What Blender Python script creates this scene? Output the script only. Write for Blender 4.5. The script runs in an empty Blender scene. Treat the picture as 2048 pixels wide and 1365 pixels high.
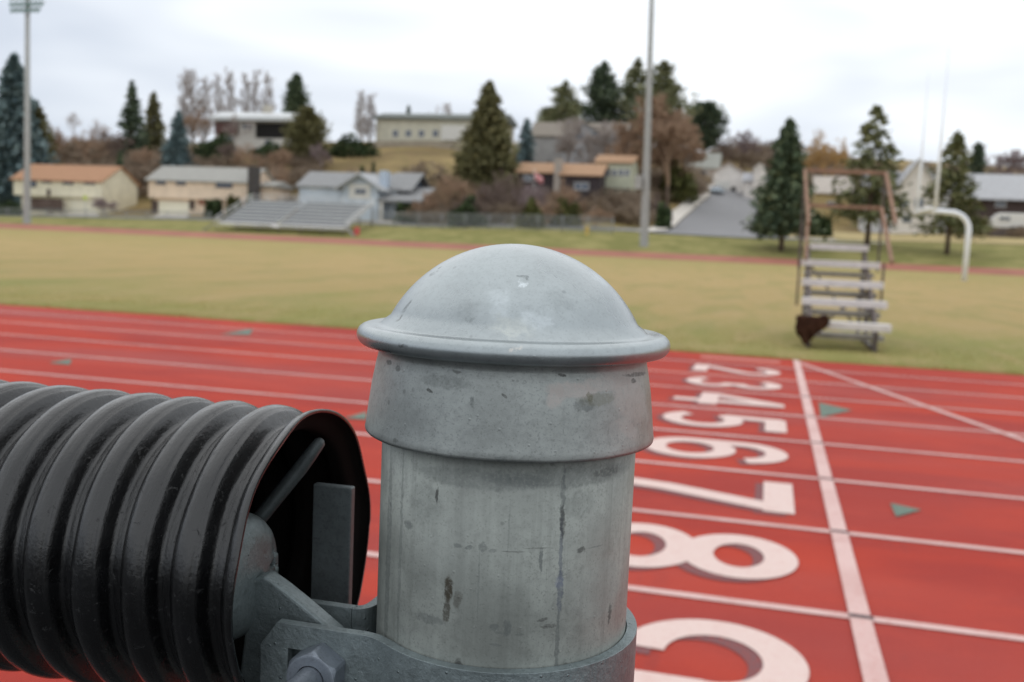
import bpy, math, random
import numpy as np
from mathutils import Vector, Matrix
rad = math.radians
sc = bpy.context.scene
col = sc.collection
# ------------------------------------------------------------------ survey: the camera found from the lane grid (lane width 1.0668 m)
W = 1.0668
FPX, PITCH, ROLL, YAW = 1968.06, .1014012, -.0438857, .2504251
LANE0, XFIN, CH, YFAR = 3.25864 * W, .36418 * W, 1.159839 * W, 95.558 * W
cy, sy, cp, sp = math.cos(YAW), math.sin(YAW), math.cos(PITCH), math.sin(PITCH)
FW = np.array([-sy * cp, cy * cp, -sp]); _r = np.array([cy, sy, 0.]); _d = np.cross(FW, _r)
RT = math.cos(ROLL) * _r + math.sin(ROLL) * _d
DN = -math.sin(ROLL) * _r + math.cos(ROLL) * _d
CAM = np.array([0, 0, CH])
def at(u, v, Y):
    q = FW + (u - 1024) / FPX * RT + (v - 682.5) / FPX * DN
    return CAM + q * (Y / q[1])
def atz(u, v, Z):
    q = FW + (u - 1024) / FPX * RT + (v - 682.5) / FPX * DN
    return CAM + q * ((Z - CH) / q[2])
def mpp(u, Y):                       # metres per reference pixel at column u, distance Y
    q = FW + (u - 1024) / FPX * RT
    return Y / q[1] / FPX
# ------------------------------------------------------------------ mesh helpers
class B:
    def __init__(s): s.v = []; s.f = []; s.sm = []
    def add(s, vs, fs, smooth=False):
        n = len(s.v); s.v += [tuple(map(float, p)) for p in vs]
        s.f += [tuple(i + n for i in f) for f in fs]; s.sm += [smooth] * len(fs); return s
    def box(s, x0, x1, y0, y1, z0, z1):
        vs = [(x, y, z) for z in (z0, z1) for y in (y0, y1) for x in (x0, x1)]
        return s.add(vs, [(0, 2, 3, 1), (4, 5, 7, 6), (0, 1, 5, 4), (2, 6, 7, 3), (0, 4, 6, 2), (1, 3, 7, 5)])
    def prism(s, poly, axis, a, b):  # poly of 2-D points, extruded along the axis from a to b
        def p3(p, t):
            return (t, p[0], p[1]) if axis == 'x' else (p[0], t, p[1]) if axis == 'y' else (p[0], p[1], t)
        n = len(poly); vs = [p3(p, a) for p in poly] + [p3(p, b) for p in poly]
        fs = [tuple(range(n - 1, -1, -1)), tuple(range(n, 2 * n))] + [(i, (i + 1) % n, n + (i + 1) % n, n + i) for i in range(n)]
        return s.add(vs, fs)
    def tube(s, pts, rs, n=8, cap=True, smooth=True):
        pts = [Vector(p) for p in pts]
        if not hasattr(rs, '__len__'): rs = [rs] * len(pts)
        vs = []; fs = []; up = None
        for i, p in enumerate(pts):
            t = (pts[min(i + 1, len(pts) - 1)] - pts[max(i - 1, 0)]).normalized()
            if up is None: up = Vector((0, 0, 1)) if abs(t.z) < .9 else Vector((1, 0, 0))
            a = t.cross(up).normalized(); b = a.cross(t); up = b if b.length > 0 else up
            for k in range(n):
                w = 2 * math.pi * k / n; vs.append(p + (a * math.cos(w) + b * math.sin(w)) * rs[i])
        for i in range(len(pts) - 1):
            for k in range(n):
                q = (k + 1) % n; fs.append((i * n + k, i * n + q, (i + 1) * n + q, (i + 1) * n + k))
        if cap: fs += [tuple(range(n - 1, -1, -1)), tuple((len(pts) - 1) * n + k for k in range(n))]
        return s.add(vs, fs, smooth)
    def lathe(s, prof, n=96, axis='z', jit=None, smooth=True):   # prof: (radius, height)
        vs = []; fs = []
        for i, (r, h) in enumerate(prof):
            for k in range(n):
                w = 2 * math.pi * k / n; rr, hh = (r, h) if jit is None else jit(i, w, r, h)
                vs.append((rr * math.cos(w), rr * math.sin(w), hh) if axis == 'z' else (hh, rr * math.cos(w), rr * math.sin(w)))
        for i in range(len(prof) - 1):
            for k in range(n):
                q = (k + 1) % n; fs.append((i * n + k, i * n + q, (i + 1) * n + q, (i + 1) * n + k))
        return s.add(vs, fs, smooth)
    def build(s, name, mat, parent=None, loc=None):
        m = bpy.data.meshes.new(name)
        o = np.array(parent['_o'] if parent is not None else (loc if loc is not None else (0, 0, 0)), float)
        v = (np.array(s.v) - o).tolist() if s.v else []
        m.from_pydata(v, [], s.f); m.polygons.foreach_set('use_smooth', s.sm); m.materials.append(mat); m.update()
        ob = bpy.data.objects.new(name, m); col.objects.link(ob)
        if parent is not None:
            ob.parent = parent; ob['_o'] = list(map(float, o)) 
        else:
            ob.location = o; ob['_o'] = list(map(float, o))
        return ob
def sub(name, b, mat, part):         # sub-part: same frame as its part (parts carry no offset of their own)
    return b.build(name, mat, part)
def tag(o, label, cat, group=None):
    o['label'] = label; o['category'] = cat
    if group: o['group'] = group
    return o
def thing(name, label, cat, loc, group=None):
    o = bpy.data.objects.new(name, None); col.objects.link(o); o.location = tuple(map(float, loc)); o['_o'] = list(map(float, loc))
    o.empty_display_size = .2
    return tag(o, label, cat, group)
def struct(o, kind='structure'): o['kind'] = kind; return o
def bevel(o, w, n=2, ang=35):
    m = o.modifiers.new('bevel', 'BEVEL'); m.width = w; m.segments = n; m.limit_method = 'ANGLE'; m.angle_limit = rad(ang)
    return o
# ------------------------------------------------------------------ materials
def lin(r, g, b, k=1.):
    f = lambda c: (c / 255 / 12.92 if c / 255 <= .04045 else ((c / 255 + .055) / 1.055) ** 2.4) * k
    return (f(r), f(g), f(b), 1)
class NT:
    def __init__(s, name):
        s.m = bpy.data.materials.new(name); s.m.use_nodes = True; s.t = s.m.node_tree; s.p = s.t.nodes['Principled BSDF']
    def n(s, typ, ins=None, **kw):
        nd = s.t.nodes.new(typ)
        for k, v in kw.items(): setattr(nd, k, v)
        for k, v in (ins or {}).items():
            if isinstance(v, bpy.types.NodeSocket): s.t.links.new(v, nd.inputs[k])
            else: nd.inputs[k].default_value = v
        return nd
    def math(s, op, a, b=0., c=0., clamp=False):
        nd = s.n('ShaderNodeMath', {0: a, 1: b, 2: c}, operation=op); nd.use_clamp = clamp; return nd.outputs[0]
    def coord(s): return s.n('ShaderNodeTexCoord').outputs['Object']
    def scale(s, v, sc3): return s.n('ShaderNodeVectorMath', {0: v, 1: sc3}, operation='MULTIPLY').outputs[0]
    def noise(s, v, scale, det=4., rough=.55, dist=0.):
        return s.n('ShaderNodeTexNoise', {'Vector': v, 'Scale': scale, 'Detail': det, 'Roughness': rough, 'Distortion': dist}).outputs['Fac']
    def ramp(s, fac, stops):
        nd = s.n('ShaderNodeValToRGB', {'Fac': fac}); el = nd.color_ramp.elements
        while len(el) < len(stops): el.new(.5)
        for e, (p, c) in zip(el, stops): e.position = p; e.color = c if hasattr(c, '__len__') else (c, c, c, 1)
        return nd.outputs['Color']
    def smooth(s, v, a, b, lo=0., hi=1.):
        return s.n('ShaderNodeMapRange', {0: v, 1: a, 2: b, 3: lo, 4: hi}, interpolation_type='SMOOTHSTEP').outputs[0]
    def mix(s, fac, a, b, blend='MIX'):
        nd = s.n('ShaderNodeMix', data_type='RGBA', blend_type=blend); nd.clamp_factor = True
        for i, v in ((0, fac), (6, a), (7, b)):
            if isinstance(v, bpy.types.NodeSocket): s.t.links.new(v, nd.inputs[i])
            else: nd.inputs[i].default_value = v
        return nd.outputs[2]
    def bump(s, h, strength, dist):
        return s.n('ShaderNodeBump', {'Height': h, 'Strength': strength, 'Distance': dist}).outputs[0]
    def set(s, **kw):
        for k, v in kw.items():
            k = {'color': 'Base Color', 'rough': 'Roughness', 'metal': 'Metallic', 'normal': 'Normal', 'spec': 'Specular IOR Level', 'alpha': 'Alpha'}[k]
            if isinstance(v, bpy.types.NodeSocket): s.t.links.new(v, s.p.inputs[k])
            else: s.p.inputs[k].default_value = v
        return s.m
def plain(name, c, rough=.7, metal=0., var=.18, scale=3., spec=.4):
    t = NT(name); n = t.noise(t.coord(), scale, 5.)
    c2 = tuple(min(1, x * (1 + var)) for x in c[:3]) + (1,); c1 = tuple(x * (1 - var) for x in c[:3]) + (1,)
    return t.set(color=t.ramp(n, [(.3, c1), (.7, c2)]), rough=rough, metal=metal, spec=spec)
def foliage(name, c1, c2, c3=None, rough=.75):
    t = NT(name); g = t.n('ShaderNodeNewGeometry').outputs['Random Per Island']
    return t.set(color=t.ramp(g, [(0., c1), (.6, c2), (1., c3 or c2)]), rough=rough, spec=.2)
# ------------------------------------------------------------------ foreground metal: galvanised steel with stains and tonal marks
PX, PY = -.0692, .2722               # axis of the fence post
def cyl(u, v, R):                    # angle and height on the post where the reference pixel falls
    q = FW + (u - 1024) / FPX * RT + (v - 682.5) / FPX * DN
    a = q[0] ** 2 + q[1] ** 2; b = -(q[0] * PX + q[1] * PY); c = PX ** 2 + PY ** 2 - R * R
    disc = max(b * b - a * c, 0.)
    t = (-b - math.sqrt(disc)) / a; p = CAM + q * t
    return math.atan2(p[0] - PX, -(p[1] - PY)), p[2]
def galv(name, base, spots=(), mott=1., R=None, marks=(), rough=.46, metal=.55, spec=.5, streak=True, bumpk=.25, dirt=.5, cyl_r=None):
    t = NT(name); co = t.coord()
    big = t.noise(co, 45., 4., .6); fine = t.noise(co, 420., 5., .7); spk = t.noise(co, 1500., 2., .6)
    k = lambda f: tuple(x * f for x in base[:3]) + (1,)
    c = t.mix(t.smooth(big, .32, .68), k(1 - .20 * mott), k(1 + .14 * mott))
    c = t.mix(t.math('MULTIPLY', t.smooth(fine, .42, .72), .45 * mott), c, k(.58))
    c = t.mix(t.math('MULTIPLY', t.smooth(spk, .54, .70), .45 * mott), c, k(.48))
    if streak:
        st = t.noise(t.scale(co, (330., 330., 9.)), 1., 4., .65)
        c = t.mix(t.math('MULTIPLY', t.smooth(st, .5, .74), .42), c, k(.55))
        st2 = t.noise(t.scale(co, (150., 150., 14.)), 1., 3., .6)
        c = t.mix(t.math('MULTIPLY', t.smooth(st2, .52, .75), .3), c, k(1.35))
    # specks of dirt
    vor = t.n('ShaderNodeTexVoronoi', {'Vector': co, 'Scale': 260.}).outputs['Distance']
    pres = t.smooth(t.noise(co, 75., 2.), .56, .68)
    c = t.mix(t.math('MULTIPLY', t.math('MULTIPLY', t.smooth(vor, .22, .10), pres), dirt), c, k(.28))
    rr = t.smooth(big, .3, .7, rough - .06, rough + .1)
    if marks:
        sep = t.n('ShaderNodeSeparateXYZ', {0: co}).outputs
        ang = t.math('ARCTAN2', sep[0], t.math('MULTIPLY', sep[1], -1.))
        s0 = t.math('MULTIPLY', ang, cyl_r)
        n1 = t.math('SUBTRACT', t.noise(co, 520., 4., .7), .5); n2 = t.math('SUBTRACT', t.noise(t.scale(co, (1, 1, .8)), 610., 3., .7), .5)
        brk = t.noise(co, 900., 3., .7)
        for (u, v, ru, rv, colr, amt, tilt) in marks:
            a0, z0 = cyl(u, v, cyl_r); a1, _ = cyl(u + ru, v, cyl_r); _, z1 = cyl(u, v - rv, cyl_r)
            rx = max(abs(a1 - a0) * cyl_r, 2e-4); rz = max(abs(z1 - z0), 2e-4)
            x = t.math('MULTIPLY_ADD', s0, 1 / rx, -a0 * cyl_r / rx); z = t.math('MULTIPLY_ADD', sep[2], 1 / rz, -z0 / rz)
            x = t.math('MULTIPLY_ADD', z, tilt, x)
            jx = min(1.4, .0011 / rx); jz = min(1.2, .0016 / rz)
            x = t.math('MULTIPLY_ADD', n1, jx * 2.2, x); z = t.math('MULTIPLY_ADD', n2, jz * 2., z)
            d = t.math('ADD', t.math('POWER', t.math('ABSOLUTE', x), 2.), t.math('POWER', t.math('ABSOLUTE', z), 2.))
            msk = t.math('MULTIPLY', t.smooth(d, 1.25, .45), t.smooth(brk, .30, .56, .45, 1.))
            c = t.mix(t.math('MULTIPLY', msk, amt), c, colr)
            rr = t.math('MULTIPLY_ADD', msk, .12, rr)
    if spots:
        wv = t.n('ShaderNodeVectorMath', {0: t.n('ShaderNodeTexNoise', {'Vector': co, 'Scale': 300., 'Detail': 4.}).outputs['Color'], 1: (.5, .5, .5)}, operation='SUBTRACT').outputs[0]
        wob_ = t.n('ShaderNodeVectorMath', {0: t.scale(wv, (.007, .007, .007)), 1: co}, operation='ADD').outputs[0]
        brk2 = t.noise(co, 800., 3., .7)
        for (u, v, rr_, zs, colr, amt) in spots:
            p = domehit(u, v); q = t.scale(t.n('ShaderNodeVectorMath', {0: wob_, 1: p}, operation='SUBTRACT').outputs[0], (1 / rr_, 1 / rr_, 1 / (rr_ * zs)))
            d = t.n('ShaderNodeVectorMath', {0: q}, operation='LENGTH').outputs[1]
            c = t.mix(t.math('MULTIPLY', t.math('MULTIPLY', t.smooth(d, 1.15, .5), t.smooth(brk2, .30, .6, .35, 1.)), amt), c, colr)
    drip = t.n('ShaderNodeTexVoronoi', {'Vector': co, 'Scale': 290.}).outputs['Distance']
    h = t.math('MULTIPLY_ADD', t.smooth(drip, .14, .0), .6, t.math('MULTIPLY_ADD', fine, .5, t.math('MULTIPLY', big, .8)))
    return t.set(color=c, rough=rr, metal=metal, spec=spec, normal=t.bump(h, bumpk, .0006))
DK = lin(66, 66, 64); BR = lin(62, 56, 44); BL = lin(84, 92, 106); RD = lin(96, 52, 48); GY = lin(92, 98, 98); PL = lin(184, 178, 174)
pole_marks = [
    (897, 1178, 9, 28, BR, .95, .05), (893, 1222, 8, 26, BR, .75, 0), (915, 1200, 9, 20, BR, .5, -.3), (874, 990, 4, 18, DK, .85, -.2),
    (917, 1335, 9, 22, DK, .8, 0), (915, 1091, 9, 5, GY, .6, .4), (938, 1096, 7, 5, GY, .6, -.4), (965, 1094, 9, 10, GY, .55, 0), (985, 1102, 8, 4, GY, .4, 0), (1163, 1100, 9, 6, DK, .7, 0), (1014, 1256, 9, 18, GY, .6, 0), (988, 1255, 10, 8, GY, .5, 0),
    (1126, 1000, 5, 75, GY, .55, .1), (1122, 1095, 4, 70, BL, .55, .2), (1120, 1180, 6, 50, BL, .65, .1), (1114, 1290, 4, 80, GY, .6, .1), (1125, 1045, 5, 40, DK, .55, .1), (1119, 1165, 9, 14, lin(126, 134, 154), .4, 0),
    (1267, 1035, 3, 6, RD, .8, 0), (1263, 1092, 3, 7, RD, .85, 0), (1261, 1122, 3, 5, RD, .75, 0), (1262, 1152, 3, 7, RD, .8, 0), (1258, 1178, 2, 6, RD, .7, 0), (1256, 1206, 3, 8, RD, .8, 0), (1264, 1066, 2, 6, RD, .5, 0),
    (1219, 1228, 3, 20, DK, .7, -.1), (1082, 1118, 4, 26, GY, .7, 0), (1085, 1240, 11, 4, DK, .6, -.6), (1090, 1255, 10, 3, DK, .5, .3), (860, 1240, 36, 9, GY, .45, 0), (957, 1170, 2, 80, GY, .28, .3), (1018, 1060, 2, 60, GY, .25, -.3), (990, 1290, 14, 3, GY, .4, .5), (1160, 1010, 30, 30, GY, .2, 0), (850, 1010, 40, 46, GY, .18, 0), (1200, 1180, 40, 60, lin(176, 182, 178), .2, 0), (880, 1100, 40, 50, lin(176, 182, 178), .18, 0),
    (1025, 1104, 26, 1.6, DK, .4, 0), (1075, 1097, 26, 1.6, DK, .4, 0), (1190, 1094, 16, 1.6, GY, .5, 0), (776, 1120, 5, 230, GY, .55, 0), (800, 1120, 3, 240, GY, .4, 0), (817, 1050, 9, 9, GY, .6, 0), (1000, 1266, 12, 3, GY, .4, 0), (1040, 1270, 10, 2, GY, .4, 0), (1100, 1252, 12, 4, DK, .5, .2),
    (960, 960, 150, 22, GY, .35, 0), (1150, 955, 110, 22, GY, .4, 0), (1215, 945, 25, 9, DK, .35, 0)]
cap_marks = [  # pale collar patch; its pinkish tint is reflected light put into the colour
    (1112, 796, 18, 22, PL, .8, -.3), (1150, 782, 52, 17, PL, .7, .2), (1215, 770, 52, 14, PL, .5, 0), (1264, 800, 24, 50, PL, .55, .3), (1250, 858, 14, 24, PL, .5, .9), (1270, 740, 30, 30, PL, .3, 0), (1170, 812, 24, 12, GY, .5, 0), (1195, 800, 36, 12, lin(130, 132, 122), .6, 0),
    (858, 782, 6, 4, DK, .8, .4), (1008, 792, 5, 4, DK, .7, .6), (1128, 752, 9, 4, DK, .8, .7), (910, 745, 9, 4, DK, .45, .5), (1180, 795, 6, 12, lin(110, 108, 84), .55, .2), (945, 805, 5, 12, GY, .5, .6),
    (790, 738, 6, 6, DK, .5, 0), (800, 880, 5, 4, DK, .5, 0), (770, 725, 6, 5, DK, .6, 0), (1283, 750, 14, 5, DK, .5, .6), (1272, 763, 5, 5, DK, .6, 0), (1002, 915, 12, 5, GY, .5, 0), (885, 765, 60, 14, GY, .3, 0)]
G0 = lin(138, 145, 145)
M_pole = galv('galvanised_pole', lin(154, 159, 154), marks=pole_marks, cyl_r=.0365, rough=.5, metal=.35)
M_skirt = galv('galvanised_cap', lin(160, 165, 163), marks=cap_marks, cyl_r=.0395, rough=.44, metal=.6, streak=False)
M_brk = galv('galvanised_bracket', lin(130, 141, 143), rough=.44, metal=.5, streak=False, bumpk=1.5)
M_nut = galv('zinc_bolt', lin(128, 136, 146), rough=.42, metal=.5, streak=False, bumpk=.12, dirt=.3)
M_bar = galv('galvanised_bar', lin(104, 112, 114), rough=.5, metal=.45, streak=False, bumpk=.35)
def domehit(u, v):                   # point on the dome (or else the rim) behind a reference pixel, in the post's own frame
    q = FW + (u - 1024) / FPX * RT + (v - 682.5) / FPX * DN
    c0 = np.array([PX, PY, CH - .0404]) - CAM; a = q @ q; b = q @ c0; disc = b * b - a * (c0 @ c0 - .0396 ** 2)
    if disc > 0:
        p = CAM + q * ((b - math.sqrt(disc)) / a)
        if p[2] > CH - .0236: return (float(p[0] - PX), float(p[1] - PY), float(p[2]))
    p = CAM + q * ((PY - .0405) / q[1]); return (float(p[0] - PX), float(p[1] - PY), float(p[2]))
LT = lin(206, 214, 218)
dome_spots = [(881, 536, .0011, .7, DK, .9), (866, 546, .0012, .6, GY, .6), (812, 615, .0016, 2.2, GY, .75), (797, 640, .0012, 2., DK, .7), (1050, 552, .0014, .7, GY, .6), (1046, 566, .0012, 1.2, LT, .7), (995, 590, .0032, 1., LT, .22), (1002, 618, .0034, 1., LT, .22), (940, 640, .0011, 1.5, GY, .35),
    (1025, 655, .006, .5, lin(196, 200, 194), .4), (1075, 640, .0048, .6, LT, .35), (1120, 600, .005, .8, GY, .18), (930, 620, .004, 1., GY, .2), (1030, 700, .0022, .35, lin(212, 206, 198), .9), (808, 690, .0018, .6, DK, .7), (790, 668, .0012, .6, DK, .5), (762, 668, .0010, 1., GY, .7), (955, 708, .001, .4, LT, .8), (1165, 712, .0009, .4, LT, .7), (1000, 722, .001, .5, LT, .7), (1200, 560, .004, 1., LT, .25)]
M_rim = galv('galvanised_rim', lin(162, 169, 171), mott=.5, rough=.30, metal=.8, streak=False, bumpk=.16, spots=dome_spots, dirt=.3)
# ------------------------------------------------------------------ foreground: fence post
post = thing('fence_post', 'close galvanised steel fence post with domed cap, clamp band and bolt', 'fence post', (PX, PY, 0))
H = CH
def wob(seed, k=3):
    rnd = random.Random(seed); ph = [(rnd.randint(2, 9), rnd.uniform(0, 6.28), rnd.uniform(.4, 1)) for _ in range(k)]
    return lambda w: sum(a * math.sin(n * w + p) for n, p, a in ph) / k
shift = lambda b: [setattr(b, 'v', [(x + PX, y + PY, z) for x, y, z in b.v]), b][1]
b = B().lathe([(.0365, -.3), (.0365, H - .35), (.0365, H - .2), (.0365, H - .1), (.0365, H - .03), (.0345, H - .03), (.0345, -.3)], 128)
shift(b).build('pole', M_pole, post)
# cap: skirt, rolled rim, dome as one pressed piece
w1, w2 = wob(4, 5), wob(9, 6)
prof = [(.0388, H - .0540), (.0412, H - .0546), (.04135, H - .0538), (.0411, H - .0525), (.0405, H - .047), (.0398, H - .041), (.0388, H - .0355), (.0382, H - .0328), (.0383, H - .0313), (.0396, H - .0304)]
for a in range(-60, 105, 15):
    prof.append((.0416 + .0029 * math.cos(rad(a)), H - .0276 + .0029 * math.sin(rad(a))))
prof += [(.0400, H - .0249), (.0384, H - .0247), (.0376, H - .0243), (.0370, H - .0235)]
Rd, zc = .0396, H - .0008 - .0396
a0 = math.asin((H - .0222 - zc) / Rd)
for i in range(23):
    a = a0 + (math.pi / 2 - a0) * i / 22; prof.append((max(Rd * math.cos(a), .00002), zc + Rd * math.sin(a)))
def capjit(i, w, r, h):
    if i <= 4: return r + .00022 * w1(w) + .0001 * w2(3 * w), h + (.00045 * w1(w) + .00016 * w2(2 * w)) * (1 if i < 3 else .5)
    if 9 <= i <= 22: return r + .00018 * w2(w), h + .00012 * w1(w)
    return r + .0001 * w1(w), h
b = B().lathe(prof, 160, jit=capjit)
cap = shift(b).build('post_cap', M_skirt, post)
cap.data.materials.append(M_rim)
nseg = 160
for p in cap.data.polygons:
    ring = p.index // nseg
    p.material_index = 1 if ring >= 9 else 0
# clamp band: flat ears either side of the rail end, wrapped round the pole
dF, dR, eH = -.0268, -.0098, .0030   # the two ears (in front of and behind the rail end), metal thickness
dC = (dF + dR) / 2
ztop, zbot = H - .1098, H - .1330
Rm = .0368 + eH / 2
def ribbon(path, th, z0, z1):
    n = len(path); vs = []; fs = []
    for i in range(n):
        p0, p1 = path[max(i - 1, 0)], path[min(i + 1, n - 1)]
        tx, ty = p1[0] - p0[0], p1[1] - p0[1]; L = math.hypot(tx, ty); nx, ny = -ty / L * th / 2, tx / L * th / 2
        x, y = path[i]
        vs += [(x - nx, y - ny, z0), (x + nx, y + ny, z0), (x + nx, y + ny, z1), (x - nx, y - ny, z1)]
    for i in range(n - 1):
        for k in range(4):
            q = (k + 1) % 4; fs.append((i * 4 + k, (i + 1) * 4 + k, (i + 1) * 4 + q, i * 4 + q))
    fs += [(0, 1, 2, 3), tuple((n - 1) * 4 + k for k in (3, 2, 1, 0))]
    return vs, fs
xe = at(722, 1258, PY + dF)[0] - PX  # where the front ear bends
xl = at(526, 1300, PY + dF)[0] - PX  # free end of the ear
def bez(p0, p1, p2, p3, n):
    return [tuple((1 - t) ** 3 * a + 3 * (1 - t) ** 2 * t * b_ + 3 * (1 - t) * t * t * c_ + t ** 3 * d_ for a, b_, c_, d_ in zip(p0, p1, p2, p3)) for t in [i / n for i in range(n + 1)]]
def pt(a): return (Rm * math.cos(a), Rm * math.sin(a)), (-math.sin(a), math.cos(a))
aj = rad(236); pj, tj = pt(aj)
front = bez((xe, dF), (xe + .0048, dF), (pj[0] - tj[0] * .006, pj[1] - tj[1] * .006), pj, 14)
ar = rad(360 + 178); pr, tr = pt(ar)
ring = [pt(a)[0] for a in np.linspace(aj, ar, 100)]
rear = bez(pr, (pr[0] + tr[0] * .006, pr[1] + tr[1] * .006), (pr[0] + .0004, dR), (pr[0] - .0045, dR), 12)
path = front + ring[1:-1] + rear
vs, fs = ribbon(path, eH, zbot, ztop)
b = B().add([(x + PX, y + PY, z) for x, y, z in vs], fs, False)
def plate_hole(b, x0, x1, yc, th, z0, z1, hx0, hx1, hz0, hz1, ch):
    xs = [x0, hx0, hx1, x1]; zs = [z0, hz0, hz1, z1]
    n = len(b.v)
    for s_ in (-1, 1):
        for j in range(4):
            for i in range(4):
                x, z = xs[i], zs[j]
                if i == 0 and j == 3: x += ch
                if i == 0 and j == 3: z -= 0
                b.v.append((float(x + PX), float(yc + s_ * th / 2 + PY), float(z)))
    f = []
    for j in range(3):
        for i in range(3):
            if i == 1 and j == 1: continue
            a = j * 4 + i; f.append((a, a + 1, a + 5, a + 4)); f.append((16 + a + 4, 16 + a + 5, 16 + a + 1, 16 + a))
    bd = [0, 1, 2, 3, 7, 11, 15, 14, 13, 12, 8, 4]
    for k in range(12):
        p, q = bd[k], bd[(k + 1) % 12]; f.append((q, p, 16 + p, 16 + q))
    hd = [5, 9, 10, 6]
    for k in range(4):
        p, q = hd[k], hd[(k + 1) % 4]; f.append((q, p, 16 + p, 16 + q))
    b.f += [tuple(i + n for i in t) for t in f]; b.sm += [False] * len(f)
hc = at(622, 1350, PY + dF); hx, hz = hc[0] - PX, hc[2]
plate_hole(b, xl, xe, dF, eH, zbot, ztop, hx - .0066, hx + .0066, hz - .0062, hz + .0074, .0050)
plate_hole(b, xl, pr[0] - .0045, dR, eH, zbot, ztop, hx - .0048, hx + .0048, hz - .005, hz + .005, .0058)
band = b.build('clamp_band', M_brk, post); bevel(band, .0009, 3, 40)
# carriage bolt and nut
def hexnut(cx, cz, y0, y1, R, rin, twist):
    b = B(); n = 6; k = .0016
    ring = lambda r, y: [(cx + r * math.cos(rad(60 * i + twist)), y, cz + r * math.sin(rad(60 * i + twist))) for i in range(n)]
    m = 48
    # outer wall; chamfered front (towards -Y)
    def hexr(a, R_): 
        a = (a - rad(twist)) % rad(60) - rad(30); return R_ * math.cos(rad(30)) / math.cos(a)
    rows = []
    for (f, y) in ((0, y1), (0, y0 + k), (1, y0 + k * .25), (2, y0), (3, y0), (3, y1)):
        row = []
        for i in range(m):
            a = 2 * math.pi * i / m; hr = hexr(a, R)
            if f == 0:
                yy = y
                if y < y1: yy = y0 + k * ((hr - R * .866) / (R * .134)) * 1.0 + .0002
                r = hr
            elif f == 1: r = min(hr, R * .866); yy = y0 + .0001
            elif f == 2: r = R * .80; yy = y
            else: r = rin; yy = y
            row.append((cx + r * math.cos(a), yy, cz + r * math.sin(a)))
        rows.append(row)
    vs = [p for r_ in rows for p in r_]; fs = []
    for j in range(len(rows) - 1):
        for i in range(m):
            q = (i + 1) % m; fs.append((j * m + i, j * m + q, (j + 1) * m + q, (j + 1) * m + i))
    return b.add(vs, fs)
yf = PY + dF - eH / 2                # front face of the ear
cx_, cz_ = at(619, 1362, yf - .0076)[0], at(619, 1362, yf - .0076)[2]
b = hexnut(cx_, cz_, yf - .0076, yf - .0001, .0081, .0041, 27)
nut = b.build('nut', M_nut, post); bevel(nut, .00035, 2, 28)
b = B(); nth = 60; prof = []
for i in range(nth):                 # threaded shank
    prof.append((.0039 if i % 2 else .0036, yf - .0195 + i * .0195 / (nth - 1)))
b2 = B().lathe([(.0001, yf - .0205), (.0031, yf - .0205), (.0036, yf - .0200)] + prof + [(.0038, PY + dR + .004), (.0085, PY + dR + .0041), (.0075, PY + dR + .007), (.0001, PY + dR + .0085)], 40, axis='x')
b2.v = [(cx_ + z, x, cz_ + y) for x, y, z in b2.v]; b2.build('bolt', M_nut, post)
# rail end: domed cup with a flat ear held between the band's ears
RZ = at(530, 1040, PY + dC)[2] - .0180
b = B(); prof = [(.0186, -.172), (.0188, -.153), (.0188, -.147)]
for a in range(0, 91, 10): prof.append((.0098 + .009 * math.cos(rad(a)), -.147 + .0085 * math.sin(rad(a))))
prof += [(.0065, -.1383), (.003, -.1381), (.0001, -.1380)]
b.lathe(prof, 72, axis='x'); b.v = [(x, y + PY + dC, z + RZ) for x, y, z in b.v]
keep = []; kill = []
hole = at(572, 1112, PY + dC + .012)
for f, smf in zip(b.f, b.sm):
    c = np.mean([b.v[i] for i in f], axis=0)
    if c[0] > -.150 and ((c[1] - (PY + dC + .0118)) / .0042) ** 2 + ((c[2] - hole[2]) / .0065) ** 2 < 1: continue
    keep.append(f)
b.f = keep; b.sm = [True] * len(keep)
re_ = b.build('rail_end', M_brk, post)
so = re_.modifiers.new('solid', 'SOLIDIFY'); so.thickness = .0022; so.offset = -1
yE = PY + dC - .003
pts = [(527, 1152), (560, 1176), (600, 1208), (668, 1266), (690, 1290), (690, 1420), (470, 1420), (500, 1160)]
poly = [(at(u, v, yE)[0], at(u, v, yE)[2]) for u, v in pts]
b = B().prism(poly, 'y', yE, yE + .0064)
ear = b.build('rail_end_ear', M_brk, post); bevel(ear, .0010, 3, 40)
ear.name = 'flange'
b = B().tube([(-1.6, PY + dC, RZ), (-.165, PY + dC, RZ)], .0158, 32); b.build('rail', M_bar, post)
# tension bar
yT = PY + .0150
p0, p1 = at(626, 968, yT), at(703, 980, yT)
b = B().box(p0[0], p1[0], yT, yT + .0032, .15, p0[2])
tb = b.build('tension_bar', M_bar, post); bevel(tb, .0005, 2)
q0, q1, q2 = at(640, 884, PY + .012), at(600, 938, PY + .010), at(525, 1030, PY + .004)
b = B().tube([q0 + (q0 - q1) * .10, q0, q0 * .5 + q1 * .5, q1, q2, q2 + (q2 - q1) * .8], [.0008, .0019, .0023, .0024, .0024, .0024], 14)
b.build('tie_wire', M_bar, post)
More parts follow.
